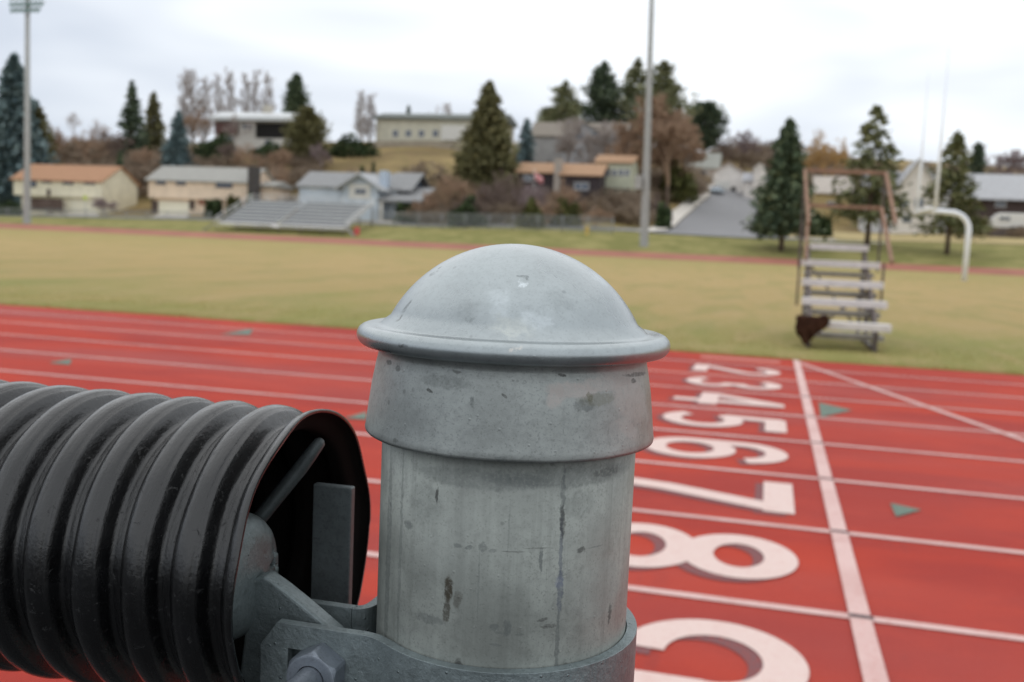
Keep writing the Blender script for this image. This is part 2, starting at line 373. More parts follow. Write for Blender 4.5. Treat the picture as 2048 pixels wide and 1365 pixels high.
# ------------------------------------------------------------------ corrugated drain pipe over the fence rail
t = NT('black_corrugated_plastic'); co = t.coord()
n1 = t.noise(t.scale(co, (1, .35, .35)), 260., 5., .65); n2 = t.noise(co, 900., 4., .7); n3 = t.noise(t.scale(co, (1., .15, .15)), 900., 2., .5); n4 = t.noise(co, 60., 3.)
chip = t.smooth(t.noise(co, 330., 6., .8, .6), .60, .66)
c = t.mix(t.smooth(n4, .35, .7), lin(3, 3, 4), lin(9, 10, 12)); c = t.mix(t.math('MULTIPLY', chip, .05), c, lin(50, 52, 55))
sep = t.n('ShaderNodeSeparateXYZ', {0: co}).outputs
h = t.math('MULTIPLY_ADD', n1, .9, t.math('MULTIPLY_ADD', n3, .35, t.math('MULTIPLY_ADD', n2, .28, t.math('MULTIPLY', chip, -.35))))
t.p.inputs['Coat Weight'].default_value = .28; t.p.inputs['Coat Roughness'].default_value = .22; t.p.inputs['Coat IOR'].default_value = 1.5
M_pipe = t.set(color=c, rough=t.smooth(n1, .3, .7, .18, .32), spec=.6, normal=t.bump(h, .42, .0009))
PC, PZ, PR = .2711, H - .1005, .0466
XE, PIT = -.1302, .01572
pipe = thing('drain_pipe', 'black corrugated plastic pipe covering the fence rail, open end towards the post', 'pipe', (XE, PC, PZ))
def prof_r(s):                       # s: fraction of one corrugation, 0 at the middle of a crest
    s = (s + .5) % 1 - .5            # positive s runs away from the open end
    a = abs(s)
    if a < .165: return PR - .0007 * (a / .165) ** 2.5
    if s < 0 and a < .20: return PR - .0015          # moulding lip on the side of the open end
    if s < 0 and a < .225: return PR - .0011
    if a < .23: return PR - .0007 - .0007 * (a - .165) / .065
    if a < .39: k = (a - .23) / .16; return PR - .0014 - .0044 * (k * k * (3 - 2 * k) * .6 + k * .4)
    return PR - .0058
nr = 32; rings = []
ncor = 34
lop = wob(21, 4); lo2 = wob(33, 5)
prof = []
for j in range(int(ncor * nr) + 1):
    prof.append((prof_r(j / nr), XE - j / nr * PIT))
def pj_(i, w, r, h):
    d = (XE - h)
    e = math.exp(-d / .008)
    asym = 0
    bulge = .0008 * math.exp(-((w - rad(8)) / .22) ** 2) - .0016 * math.exp(-((w - rad(32)) / .25) ** 2) + .0010 * math.exp(-((w - rad(-22)) / .3) ** 2)
    k = i // nr
    return r + .0003 * lop(w + .15 * k) + asym + e * bulge, h + .00045 * lo2(w + .4 * k) + e * (.0006 * lo2(w))
b = B().lathe(prof, 128, axis='x', jit=pj_)
b.v = [(x, y + PC, z + PZ) for x, y, z in b.v]
b.f = [f[::-1] for f in b.f]
po = b.build('pipe_wall', M_pipe, pipe)
po.data.materials.append(plain('dusty_black_inside', lin(22, 20, 19), .85, scale=90., spec=.12))
so = po.modifiers.new('solid', 'SOLIDIFY'); so.thickness = .0011; so.offset = -1; so.material_offset = 1
# ------------------------------------------------------------------ ground: near track, field, far track
def sheet(name, x0, x1, y0, y1, z, mat):
    return struct(B().add([(x0, y0, z), (x1, y0, z), (x1, y1, z), (x0, y1, z)], [(0, 1, 2, 3)]).build(name, mat))
t = NT('red_track_rubber'); co = t.coord()
a = t.noise(t.scale(co, (.5, 1.3, 1)), 1.1, 5., .6, .4); b_ = t.noise(t.scale(co, (.25, 1, 1)), .5, 3., .5); g = t.noise(co, 240., 2., .7); g2 = t.noise(co, 60., 3., .7); w_ = t.noise(t.scale(co, (.6, 1, 1)), 3.4, 4., .65)
c = t.mix(t.smooth(a, .34, .64), lin(190, 68, 50), lin(166, 60, 52)); c = t.mix(t.math('MULTIPLY', t.smooth(b_, .48, .68), .75), c, lin(168, 74, 68))
c = t.mix(t.math('MULTIPLY', t.smooth(w_, .52, .72), .4), c, lin(198, 76, 58)); c = t.mix(t.math('MULTIPLY', t.smooth(g, .44, .66), .6), c, lin(112, 36, 32))
c = t.mix(t.math('MULTIPLY', t.smooth(g2, .58, .75), .3), c, lin(196, 108, 98)); sc_ = t.noise(t.scale(co, (1.2, .5, 1)), 2.2, 6., .75, 1.2); c = t.mix(t.math('MULTIPLY', t.smooth(sc_, .56, .70), .4), c, lin(142, 60, 56))
M_track = t.set(color=c, rough=t.smooth(b_, .35, .7, .85, .66), spec=.13, normal=t.bump(g, .5, .004))
XW = 190.
EDGE = LANE0 + 7.92 * W
sheet('running_track', -XW, XW, .9, EDGE, 0., M_track)
sheet('unseen_apron', -XW, XW, -90, .9, -.004, plain('darkened_asphalt', lin(52, 52, 53), .9, scale=30.))  # unseen ground, stretched back and darkened to dim reflections in the pipe
sheet('ground', -900, 900, -600, 100, -.06, plain('open_ground', lin(150, 140, 90), .95, scale=.4))
t = NT('field_grass'); co = t.coord(); sep = t.n('ShaderNodeSeparateXYZ', {0: co}).outputs
a = t.noise(t.scale(co, (.26, .11, 1)), 1., 5., .65, .6); b_ = t.noise(t.scale(co, (1.7, .45, 1)), 1.1, 6., .7, .5); g = t.noise(co, 26., 4., .75); sp_ = t.noise(t.scale(co, (1.4, .36, 1)), .55, 5., .65, .8)
yy = t.math('MULTIPLY_ADD', t.math('SUBTRACT', a, .5), 30., sep[1])
band_ = t.ramp(t.math('DIVIDE', yy, 100., clamp=True), [(0., lin(152, 150, 90)), (.13, lin(154, 151, 90)), (.2, lin(184, 160, 110)), (.38, lin(190, 163, 114)), (.62, lin(178, 156, 104)), (1., lin(160, 150, 92))])
c = t.mix(t.math('MULTIPLY', t.smooth(b_, .44, .64), .6), band_, lin(190, 164, 122)); c = t.mix(t.math('MULTIPLY', t.smooth(sp_, .48, .62), .42), c, lin(142, 145, 86))
c = t.mix(t.math('MULTIPLY', t.smooth(g, .40, .66), .45), c, lin(136, 126, 66)); c = t.mix(t.math('MULTIPLY', t.smooth(t.noise(co, 70., 3.), .55, .7), .35), c, lin(206, 188, 132))
M_field = t.set(color=c, rough=.9, spec=.15, normal=t.bump(g, .8, .06))
# field edge: slightly ragged turf lip over the track's inner edge
rnd = random.Random(5); xs = np.arange(-XW, XW + .1, .25); b = B(); vv = []; ff = []
for i, x in enumerate(xs):
    j = .035 * rnd.random() + .02 * math.sin(x * 1.7)
    vv += [(x, EDGE - j, .004), (x, EDGE + .06, .045), (x, EDGE + 1.2, .03), (x, YFAR, .03)]
for i in range(len(xs) - 1):
    for k in range(3): ff.append((4 * i + k, 4 * i + 4 + k, 4 * i + 5 + k, 4 * i + 1 + k))
struct(b.add(vv, ff).build('field_turf', M_field))
# blades along the turf edge and in the nearest turf
rnd = random.Random(8); b = B(); vv = []; ff = []
for i in range(34000):
    x = rnd.uniform(-19, 8); y = EDGE + abs(rnd.gauss(0, 1.3)) - .02
    if y > EDGE + 3.2: continue
    hgt = rnd.uniform(.015, .045); a = rnd.uniform(0, 6.28); w = .006; lx, ly = rnd.gauss(0, .025), rnd.gauss(0, .025); n = len(vv)
    vv += [(x - w * math.cos(a), y - w * math.sin(a), .02), (x + w * math.cos(a), y + w * math.sin(a), .02), (x + lx, y + ly, .02 + hgt)]
    ff.append((n, n + 1, n + 2))
o = b.add(vv, ff).build('turf_grass', foliage('turf_blades', lin(150, 146, 84), lin(176, 162, 102), lin(206, 186, 134)))
struct(o, 'stuff'); tag(o, 'short olive grass blades along the edge of the red track', 'grass')
# painted lines
t = NT('white_line_paint'); co = t.coord(); n = t.noise(co, 90., 4., .75); n2 = t.noise(co, 3., 3.)
n3 = t.noise(co, 14., 4., .7); c = t.mix(t.smooth(n2, .35, .7), lin(216, 184, 178), lin(204, 166, 160)); c = t.mix(t.math('MULTIPLY', t.smooth(n, .52, .70), .6), c, lin(190, 100, 90)); c = t.mix(t.math('MULTIPLY', t.smooth(n3, .55, .75), .4), c, lin(186, 120, 112))
M_line = t.set(color=c, rough=.7, spec=.3)
t = NT('white_number_paint'); co = t.coord(); n = t.noise(co, 110., 4., .75)
n3 = t.noise(co, 9., 4., .7); c = t.mix(t.math('MULTIPLY', t.smooth(n, .50, .72), .55), lin(220, 196, 188), lin(196, 134, 124)); c = t.mix(t.math('MULTIPLY', t.smooth(n3, .5, .72), .35), c, lin(206, 164, 156)); M_num = t.set(color=c, rough=.7, spec=.3)
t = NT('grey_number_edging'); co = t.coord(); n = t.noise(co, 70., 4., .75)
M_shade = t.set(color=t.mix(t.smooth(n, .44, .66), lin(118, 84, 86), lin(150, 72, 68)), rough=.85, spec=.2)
M_dark = plain('black_paint_mark', lin(70, 62, 66), .8, scale=80.)
M_green = plain('green_paint', lin(102, 118, 106), .85, scale=40., var=.35)
b = B(); LW = .0508
for n in range(-1, 8):
    y = LANE0 + n * W; b.add([(-XW, y - LW / 2, .004), (XW, y - LW / 2, .004), (XW, y + LW / 2, .004), (-XW, y + LW / 2, .004)], [(0, 1, 2, 3)])
struct(b.build('lane_lines', M_line))
b = B(); fw_ = .072
b.add([(XFIN - fw_ / 2 - .002, LANE0 - 1.02 * W, .0075), (XFIN + fw_ / 2 - .002, LANE0 - 1.02 * W, .0075), (XFIN + fw_ / 2, EDGE - .12, .0075), (XFIN - fw_ / 2, EDGE - .12, .0075)], [(0, 1, 2, 3)])
struct(b.build('finish_line', M_line))
d0, d1 = atz(1600, 727, 0), atz(2048, 882, 0); dv = (d1 - d0) / np.linalg.norm(d1 - d0); dn = np.array([dv[1], -dv[0], 0]) * .03; d2 = d1 + dv * 6; Z6 = np.array([0, 0, .006])
struct(B().add([d0 - dn + Z6, d2 - dn + Z6, d2 + dn + Z6, d0 + dn + Z6], [(0, 1, 2, 3)]).build('slanting_line', M_line))
b = B()
for n in range(0, 6):
    y = LANE0 + n * W; b.box(XFIN - .038, XFIN + .040, y - .014, y + .012, .0078, .0098)
struct(b.build('lane_joint_marks', M_dark))
def tri(us):
    P = [atz(u, v, 0) for u, v in us]
    struct(B().add([p + np.array([0, 0, .0055]) for p in P], [(0, 1, 2)] if np.cross(P[1] - P[0], P[2] - P[0])[2] > 0 else [(0, 2, 1)]).build('lane_marker', M_green))
for us in [((1637, 806), (1642, 836), (1705, 822)), ((1780, 1008), (1792, 1036), (1843, 1022)), ((506, 658), (500, 671), (440, 670)), ((143, 719), (140, 731), (96, 727)), ((733, 825), (733, 841), (688, 838))]: tri(us)
# lane numbers, drawn with a broad brush and a grey edging
NW, NH, TH = .63, .885, .148
def ell(cx, cy, rx, ry, a0, a1, n=40): return [(cx + rx * math.cos(rad(a0 + (a1 - a0) * i / n)), cy + ry * math.sin(rad(a0 + (a1 - a0) * i / n))) for i in range(n + 1)]
h2 = TH / 2; hs = TH * .44
six = [(ell(.315, .285, .24, .215, 0, 360), True), (ell(.325, .60, .245, .212, 8, 180) + [(.080, .5), (.078, .4), (.078, .28)], False)]
DIG = {
    '8': [(ell(.315, .245, .24, .172, 0, 360), True), (ell(.315, .645, .225, .168, 0, 360), True)],
    '6': six, '9': [(ell(.315, NH - .285, .24, .215, -4, 268), False), ([(NW - .078, NH - .30), (NW - .078, .36)] + ell(.31, .285, .24, .212, 8, -172), False)],
    '7': [([(0, NH - h2), (NW, NH - h2)], False), ([(NW - .085, NH - TH * .6), (.42, .48), (.33, .25), (.28, 0)], False)],
    '5': [([(.585, NH - h2), (.09, NH - h2)], False), ([(.135, NH - .03), (.105, .44)], False), ([(.08, .47)] + ell(.30, .295, .245, .222, 128, -148), False)],
    '4': [([(.44, 0), (.44, NH)], False), ([(0, .28), (NW, .28)], False), ([(.42, NH - .04), (.07, .30)], False)],
    '3': [(ell(.31, .645, .225, .167, 158, -82), False), (ell(.31, .25, .24, .177, 82, -158), False)],
    '2': [(ell(.315, .62, .235, .193, 172, -40) + [(.28, .28), (.10, .09)], False), ([(.03, h2), (.60, h2)], False)],
    '1': [([(.33, 0), (.33, NH)], False)]}
def stroke(path, closed, w):
    n = len(path); L = []; R_ = []
    for i in range(n):
        if closed: p0, p1 = path[(i - 1) % (n - 1)], path[(i + 1) % (n - 1)]
        else: p0, p1 = path[max(i - 1, 0)], path[min(i + 1, n - 1)]
        tx, ty = p1[0] - p0[0], p1[1] - p0[1]; l = math.hypot(tx, ty) or 1
        L.append((path[i][0] - ty / l * w / 2, path[i][1] + tx / l * w / 2)); R_.append((path[i][0] + ty / l * w / 2, path[i][1] - tx / l * w / 2))
    return L, R_
M_worn = plain('worn_number_paint', lin(208, 144, 132), .8, scale=30., var=.12)   # the innermost numeral is nearly worn away
X_B = -.682
for dg, lane in zip('123456789', range(7, -2, -1)):
    yl = LANE0 + (lane + .5) * W + NW / 2 + .01        # digit's left edge is the far side
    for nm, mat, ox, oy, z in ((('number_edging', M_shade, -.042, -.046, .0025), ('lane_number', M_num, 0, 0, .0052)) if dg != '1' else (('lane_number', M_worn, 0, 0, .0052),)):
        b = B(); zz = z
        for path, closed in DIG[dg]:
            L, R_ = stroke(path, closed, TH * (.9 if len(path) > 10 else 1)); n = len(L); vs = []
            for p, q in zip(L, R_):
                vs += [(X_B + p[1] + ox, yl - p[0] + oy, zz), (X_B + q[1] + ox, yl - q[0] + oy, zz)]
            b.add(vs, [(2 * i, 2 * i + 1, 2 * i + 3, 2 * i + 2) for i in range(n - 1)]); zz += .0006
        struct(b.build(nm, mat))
# ------------------------------------------------------------------ terrain beyond the field
COLS = [-700, -300, 0, 200, 400, 620, 850, 1050, 1250, 1470, 1700, 2048, 2500]
YN = [124, 140, 150, 165, 185, 210, 250, 320, 420]
VN = [[405, 400, 390, 360, 330, 300, 288, 285, 290], [424, 418, 404, 364, 332, 302, 290, 287, 290], [434, 430, 418, 374, 338, 308, 298, 300, 305], [439, 431, 410, 374, 338, 303, 294, 296, 300], [444, 433, 404, 362, 322, 294, 286, 290, 295],
      [448, 438, 400, 352, 312, 289, 284, 288, 295], [457, 446, 405, 352, 312, 287, 280, 285, 295], [461, 442, 418, 388, 352, 322, 290, 285, 290], [469, 450, 428, 402, 362, 322, 298, 296, 300],
      [479, 468, 456, 440, 415, 385, 340, 312, 312], [488, 476, 464, 452, 437, 417, 380, 330, 315], [505, 482, 471, 462, 452, 441, 420, 362, 335], [525, 505, 495, 485, 475, 465, 445, 390, 360]]
AZ = [math.atan((u - 1024) / FPX) - YAW for u in COLS]
ZN = np.array([[at(u, v, Y)[2] for Y, v in zip(YN, vs)] for u, vs in zip(COLS, VN)])
def terrain(X, Y):
    if Y <= YFAR: return -.03
    if Y <= YFAR + 10: return -.03 + .06 * (Y - YFAR)
    az = math.atan2(X, Y); az = min(max(az, AZ[0]), AZ[-1] - 1e-6)
    i = max(k for k in range(len(AZ) - 1) if AZ[k] <= az); fa = (az - AZ[i]) / (AZ[i + 1] - AZ[i])
    fa = fa * fa * (3 - 2 * fa) * .5 + fa * .5
    r0, r1 = ZN[i], ZN[i + 1]
    def zi(r):
        if Y < YN[0]: k = (Y - YFAR - 10) / (YN[0] - YFAR - 10); return .57 * (1 - k) + r[0] * k
        if Y >= YN[-1]: return r[-1]
        j = max(k for k in range(len(YN) - 1) if YN[k] <= Y); f = (Y - YN[j]) / (YN[j + 1] - YN[j]); return r[j] * (1 - f) + r[j + 1] * f
    return zi(r0) * (1 - fa) + zi(r1) * fa
xs = np.arange(-420, 421, 4.); ys = np.concatenate([[99., YFAR, YFAR + 5, YFAR + 10], np.arange(114, 260, 3.), np.arange(262, 430, 8.)])
vv = [(x, y, terrain(x, y)) for y in ys for x in xs]; nx = len(xs)
ff = [(j * nx + i, j * nx + i + 1, (j + 1) * nx + i + 1, (j + 1) * nx + i) for j in range(len(ys) - 1) for i in range(nx - 1)]
t = NT('hill_grass'); co = t.coord(); sep = t.n('ShaderNodeSeparateXYZ', {0: co}).outputs
a = t.noise(co, .06, 4., .6); b_ = t.noise(co, .35, 5., .65); g = t.noise(co, 3., 4., .7)
c = t.mix(t.smooth(a, .38, .62), lin(122, 104, 74), lin(158, 138, 96)); c = t.mix(t.math('MULTIPLY', t.smooth(b_, .5, .7), .6), c, lin(112, 112, 62)); c = t.mix(t.math('MULTIPLY', t.smooth(g, .5, .7), .35), c, lin(92, 78, 56))
low = t.smooth(t.math('MULTIPLY_ADD', b_, 8., sep[1]), 146., 134.)
lawn = t.mix(t.smooth(b_, .4, .65), lin(124, 122, 72), lin(150, 142, 92))
c = t.mix(low, c, lawn); M_hill = t.set(color=c, rough=.95, spec=.1, normal=t.bump(g, .5, .1))
struct(B().add(vv, ff, True).build('hillside', M_hill))
# far straight of the track, lying on the rising ground
vv = []; xs2 = np.arange(-XW, XW + 1, 5.); ff = []
for x in xs2: vv += [(x, YFAR, .035), (x, YFAR + 5, terrain(x, YFAR + 5) + .035), (x, YFAR + 10, terrain(x, YFAR + 10) + .035)]
for i in range(len(xs2) - 1):
    for k in range(2): ff.append((3 * i + k, 3 * i + 3 + k, 3 * i + 4 + k, 3 * i + 1 + k))
struct(B().add(vv, ff).build('far_track', plain('far_track_rubber', lin(158, 98, 80), .85, scale=.25, var=.2)))
# ------------------------------------------------------------------ lamps, camera, sky
cam = bpy.data.cameras.new('camera'); co_ = bpy.data.objects.new('camera', cam); col.objects.link(co_); sc.camera = co_
cam.sensor_width = 22.3; cam.lens = FPX / 2048 * 22.3; cam.clip_start = .01; cam.clip_end = 3000
M = Matrix.Identity(4)
for i in range(3): M[i][0] = RT[i]; M[i][1] = -DN[i]; M[i][2] = -FW[i]
M[0][3], M[1][3], M[2][3] = 0, 0, CH; co_.matrix_world = M
cam.dof.use_dof = True; cam.dof.focus_distance = .258; cam.dof.aperture_fstop = 14.0; cam.dof.aperture_blades = 0
SE, SA = rad(62), rad(-25)           # sun behind cloud, high beyond the post
sun = bpy.data.lights.new('sun', 'SUN'); so_ = bpy.data.objects.new('sun', sun); col.objects.link(so_)
sun.energy = .5; sun.angle = rad(90); sun.color = (1, .96, .9)
sd = Vector((math.sin(SA) * math.cos(SE), math.cos(SA) * math.cos(SE), math.sin(SE)))
so_.rotation_euler = sd.to_track_quat('Z', 'Y').to_euler()
w = bpy.data.worlds.new('World'); sc.world = w; w.use_nodes = True; nt = w.node_tree; N = nt.nodes; Lk = nt.links
bg = N['Background']
sky = N.new('ShaderNodeTexSky'); sky.sky_type = 'NISHITA'; sky.sun_disc = False; sky.sun_elevation = SE; sky.sun_rotation = SA
tc = N.new('ShaderNodeTexCoord'); mp = N.new('ShaderNodeMapping'); mp.inputs['Scale'].default_value = (1.6, 1.6, 5.5); mp.inputs['Location'].default_value = (.35, .2, .1)
Lk.new(tc.outputs['Generated'], mp.inputs[0])
nz = N.new('ShaderNodeTexNoise'); nz.inputs['Scale'].default_value = 1.5; nz.inputs['Detail'].default_value = 3; nz.inputs['Roughness'].default_value = .45; nz.inputs['Distortion'].default_value = .3
Lk.new(mp.outputs[0], nz.inputs['Vector'])
cr = N.new('ShaderNodeValToRGB'); el = cr.color_ramp.elements; el[0].position = .64; el[0].color = (7.1, 7.7, 8.7, 1); el[1].position = 1.02; el[1].color = (11.3, 11.7, 12.1, 1)
sx = N.new('ShaderNodeSeparateXYZ'); Lk.new(tc.outputs['Generated'], sx.inputs[0])
def wm(op, a, b_, c_=0.):
    nd = N.new('ShaderNodeMath'); nd.operation = op
    for i, v_ in enumerate((a, b_, c_)):
        if isinstance(v_, bpy.types.NodeSocket): Lk.new(v_, nd.inputs[i])
        else: nd.inputs[i].default_value = v_
    return nd.outputs[0]
cl = wm('MULTIPLY_ADD', nz.outputs['Fac'], 1.25, wm('MULTIPLY_ADD', sx.outputs[2], 2.0, wm('MULTIPLY', sx.outputs[0], .30)))
Lk.new(cl, cr.inputs['Fac'])
mx = N.new('ShaderNodeMix'); mx.data_type = 'RGBA'; mx.inputs[0].default_value = .93
Lk.new(sky.outputs[0], mx.inputs[6]); Lk.new(cr.outputs[0], mx.inputs[7]); Lk.new(mx.outputs[2], bg.inputs['Color']); bg.inputs['Strength'].default_value = .1
sc.view_settings.view_transform = 'Standard'; sc.view_settings.look = 'None'; sc.view_settings.exposure = 0; sc.view_settings.gamma = 1
sc.cycles.max_bounces = 6; sc.cycles.transparent_max_bounces = 12
#@@BACKGROUND@@
# ------------------------------------------------------------------ timing stand on the field edge
M_brownwood = plain('weathered_brown_paint', lin(148, 116, 96), .8, scale=14., var=.25)
M_plank = plain('grey_plank', lin(212, 207, 204), .75, scale=9., var=.1)
M_foot = plain('worn_grey_plank', lin(176, 172, 168), .8, scale=9., var=.15)
M_frame = plain('dark_steel_frame', lin(92, 82, 78), .6, scale=20.)
SY = 13.25
def bar(b, p, q, w, t_=None):         # a straight board or bar of rectangular section between two points
    p, q = Vector(p), Vector(q); d = (q - p).normalized(); up = Vector((0, 0, 1)) if abs(d.z) < .95 else Vector((0, 1, 0))
    a = d.cross(up).normalized() * (t_ or w) / 2; c = a.cross(d).normalized() * w / 2; vs = []
    for e in (p, q): vs += [e - a - c, e + a - c, e + a + c, e - a + c]
    return b.add(vs, [(3, 2, 1, 0), (4, 5, 6, 7), (0, 1, 5, 4), (1, 2, 6, 5), (2, 3, 7, 6), (3, 0, 4, 7)])
sx0, sx1 = at(1604, 645, SY)[0], at(1782, 645, SY)[0]
stand = thing('timing_stand', 'narrow stepped finish-line stand with grey planks and brown guard rails', 'stand', ((sx0 + sx1) / 2, SY, 0))
rows = [(SY + .62 * k, at(1700, v, SY + .62 * k)[2]) for k, v in enumerate((645, 600, 562, 523, 490))]
for k, (y, z) in enumerate(rows):
    x0, x1 = (sx0, sx1) if k < 4 else (sx0 + .12, sx1 - .12)
    o = B().box(x0, x1, y - .13, y + .12, z - .095, z).build('seat', M_plank, stand); bevel(o, .006)
    if k < 4:
        o = B().box(x0 + .05, x1 - .05, y + .14, y + .38, z - .235, z - .165).build('foot_board', M_foot, stand); bevel(o, .006)
for xx in (sx0 + .10, sx1 - .17):
    b = B(); yb = rows[-1][0]
    bar(b, (xx, SY - .05, .30), (xx, yb + .1, rows[-1][1] - .06), .06, .05)
    bar(b, (xx, SY - .02, 0), (xx, SY - .02, .34), .06, .05); bar(b, (xx, SY + 1.25, 0), (xx, SY + 1.25, rows[2][1] - .06), .05, .05)
    bar(b, (xx, yb, 0), (xx, yb, rows[-1][1] - .05), .06, .05); bar(b, (xx, SY, .05), (xx, yb, .05), .05, .05)
    bar(b, (xx, SY + .1, .06), (xx, SY + 1.25, rows[2][1] - .12), .035); bar(b, (xx, SY + 1.3, .06), (xx, yb, rows[4][1] - .2), .035)
    for y, z in rows: bar(b, (xx, y - .1, z - .07), (xx, y + .5, z - .07), .04)
    b.build('side_frame', M_frame, stand)
yb = rows[-1][0]
for p_, q_ in (((sx0 + .12, SY + 1.2, .1), (sx1 - .2, SY + 1.2, .75)), ((sx1 - .2, yb, .15), (sx0 + .12, yb, 1.1))):
    b = B(); bar(b, p_, q_, .028); b.build('cross_brace', M_frame, stand)
yB = rows[-1][0] + .30
for (vL, vR, nm, uL, uR, fL, fR) in ((341, 347, 'back_rail', 1610, 1772, (1617, 448), (1791, 446)), (411, 417, 'back_rail', 1617, 1763, (1611, 518), (1784, 526))):
    bl, br = at(uL, vL, yB), at(uR, vR, yB)
    b = B(); bar(b, bl, br, .055, .04); bevel(b.build(nm, M_brownwood, stand), .006)
    for bk, f, sg in ((bl, fL, -1), (br, fR, 1)):
        fr = at(f[0], f[1], SY + 1.25)
        b = B(); bar(b, bk + np.array([0, .0, 0]), fr, .062, .045); bevel(b.build('side_rail', M_brownwood, stand), .006)
for sg, xx in ((-1, sx0 - .045), (1, sx1 - .0)):
    b = B(); bar(b, (xx, SY + 1.32, .5), (xx, SY + 1.32, 1.7 if sg < 0 else 1.15), .035, .03); b.build('rail_post', M_frame, stand)
    px_ = at(1608 if sg < 0 else 1768, 380, yB + .05)[0]; b = B(); bar(b, (px_, yB + .05, rows[-1][1] - .4), (px_, yB + .05, 2.5), .03, .03); b.build('rail_post', M_frame, stand)
# dark cloth over the bottom plank
t = NT('dark_brown_cloth'); n = t.noise(t.coord(), 9., 5.); M_cloth = t.set(color=t.ramp(n, [(.3, lin(52, 34, 26)), (.7, lin(76, 52, 40))]), rough=.95, spec=.1)
outline = [(1592, 634), (1600, 630), (1612, 633), (1624, 632), (1636, 634), (1648, 630), (1658, 634), (1660, 645), (1652, 657), (1640, 664), (1630, 671), (1622, 680), (1613, 690), (1606, 688), (1601, 676), (1593, 668), (1590, 655), (1593, 645)]
cc = np.mean([at(u, v, SY - .19) for u, v in outline], axis=0); vv = []; ff = []; NO = len(outline) * 3
ol = []
for i in range(len(outline)):
    for k in range(3):
        p, q = outline[i], outline[(i + 1) % len(outline)]; ol.append(at(p[0] + (q[0] - p[0]) * k / 3, p[1] + (q[1] - p[1]) * k / 3, SY - .16))
rnd = random.Random(2)
for side in (-1, 1):
    for j, k in enumerate((1., .97, .8, .55, .28)):
        for p in ol:
            d = (p - cc) * k * (1 + (.03 * rnd.random() if j < 2 else 0)); vv.append(cc + d + np.array([0, .03 * (1 if j == 0 else 0) + side * (.0 if j == 0 else .045 + .03 * math.sin(d[0] * 60 + d[2] * 9) + .012 * rnd.random()) , 0]))
    n0 = len(vv); vv.append(cc + np.array([0, side * .06, 0])); base = (0 if side < 0 else 5 * NO + 1)
    for j in range(4):
        for i in range(NO): q = (i + 1) % NO; ff.append((base + j * NO + i, base + j * NO + q, base + (j + 1) * NO + q, base + (j + 1) * NO + i))
    for i in range(NO): ff.append((base + 4 * NO + i, base + 4 * NO + (i + 1) % NO, n0))
o = B().add(vv, ff, True).build('draped_cloth', M_cloth, None, cc); tag(o, 'dark brown cloth draped over the lower left end of the stepped stand', 'cloth')
# ------------------------------------------------------------------ goal posts
M_white = plain('white_goal_paint', lin(240, 244, 252), .4, scale=2., var=.03)
GX = 8.93; GYn, GYf, GYc = 60.4, 67.6, 64.0; GZ = at(1873, 415, GYn)[2]; gb = at(1928, 565, GYc)
goal = thing('goal_post', 'white gooseneck football goal with two tall thin uprights', 'goal post', (gb[0], GYc, 0))
gxp = gb[0]
b = B().tube([(gxp, GYc, 0), (gxp, GYc, GZ - 1.15)] + [(gxp - 1.05 + 1.05 * math.cos(rad(a)), GYc, GZ - 1.15 + 1.05 * math.sin(rad(a))) for a in range(10, 91, 10)] + [(GX, GYc, GZ)], .16, 16); b.build('gooseneck', M_white, goal)
B().tube([(GX, GYn, GZ), (GX, GYf, GZ)], .105, 14).build('crossbar', M_white, goal)
for y in (GYn, GYf): B().tube([(GX, y, GZ - .1), (GX + .0, y, GZ + 3.0), (GX, y, GZ + 8.8)], [.10, .08, .015], 12).build('upright', M_white, goal)
# ------------------------------------------------------------------ floodlight poles
M_polegrey = plain('grey_concrete_pole', lin(164, 165, 164), .8, scale=2., var=.1)
M_lamp = plain('floodlight_housing', lin(120, 150, 150), .4, scale=3.)
def light_pole(ub, vb, Y, ut, vt, w0, w1, label, lamps):
    p = at(ub, vb, Y); q = at(ut, vt, Y); g = terrain(p[0], Y)
    tl = thing('floodlight_pole', label, 'floodlight', (p[0], Y, g), 'floodlight poles round the field')
    top = np.array([p[0] + (q[0] - p[0]) , Y, q[2]])
    B().tube([(p[0], Y, min(g, p[2]) - .4), (p[0], Y, p[2]), (p[0] + (top[0] - p[0]) * .27, Y, p[2] + (top[2] - p[2]) * .27), top], [w0, w0, w0 * .74, w1], 14).build('pole', M_polegrey, tl)
    return tl, top, p
tl, top, p = light_pole(54, 447, 113.6, 55, 2, .52, .30, 'grey floodlight pole with lamp bank at far left', True)
m = mpp(55, 113.6)
for k, (v, x0, x1, n) in enumerate(((18, -34, 32, 6), (6, -36, 40, 7), (-8, -36, 40, 7))):
    z = at(55, v, 113.6)[2]
    B().box(top[0] + x0 * m * 1.02, top[0] + x1 * m, 113.5 - .1, 113.5 + .1, z - .06, z + .06).build('crossarm', M_polegrey, tl)
    for i in range(n):
        xx = top[0] + (x0 + 4 + (x1 - x0 - 8) * i / (n - 1)) * m
        B2 = B().lathe([(.0001, -.3), (.16, -.28), (.2, -.1), (.30, .12), (.30, .16), (.0001, .10)], 12)
        B2.v = [(xx + a, 113.25 - c * .9, z - .28 + b_ - c * .45) for a, b_, c in B2.v]; B2.build('lamp', M_lamp, tl)
B().tube([(top[0], 113.6, top[2] - .2), (top[0], 113.6, at(55, -10, 113.6)[2])], .2, 10).build('mast_head', M_polegrey, tl)
tl2, top2, p2 = light_pole(1288, 492, 116, 1312, -260, .52, .16, 'tall grey pole rising beside the road, base in the grass behind the track', False)
bx = at(1279, 366, 116)
o = B().box(bx[0] - .45, bx[0] + .35, 115.2, 115.9, bx[2] - .8, bx[2] + .8).build('junction_box', M_polegrey, tl2); bevel(o, .05)
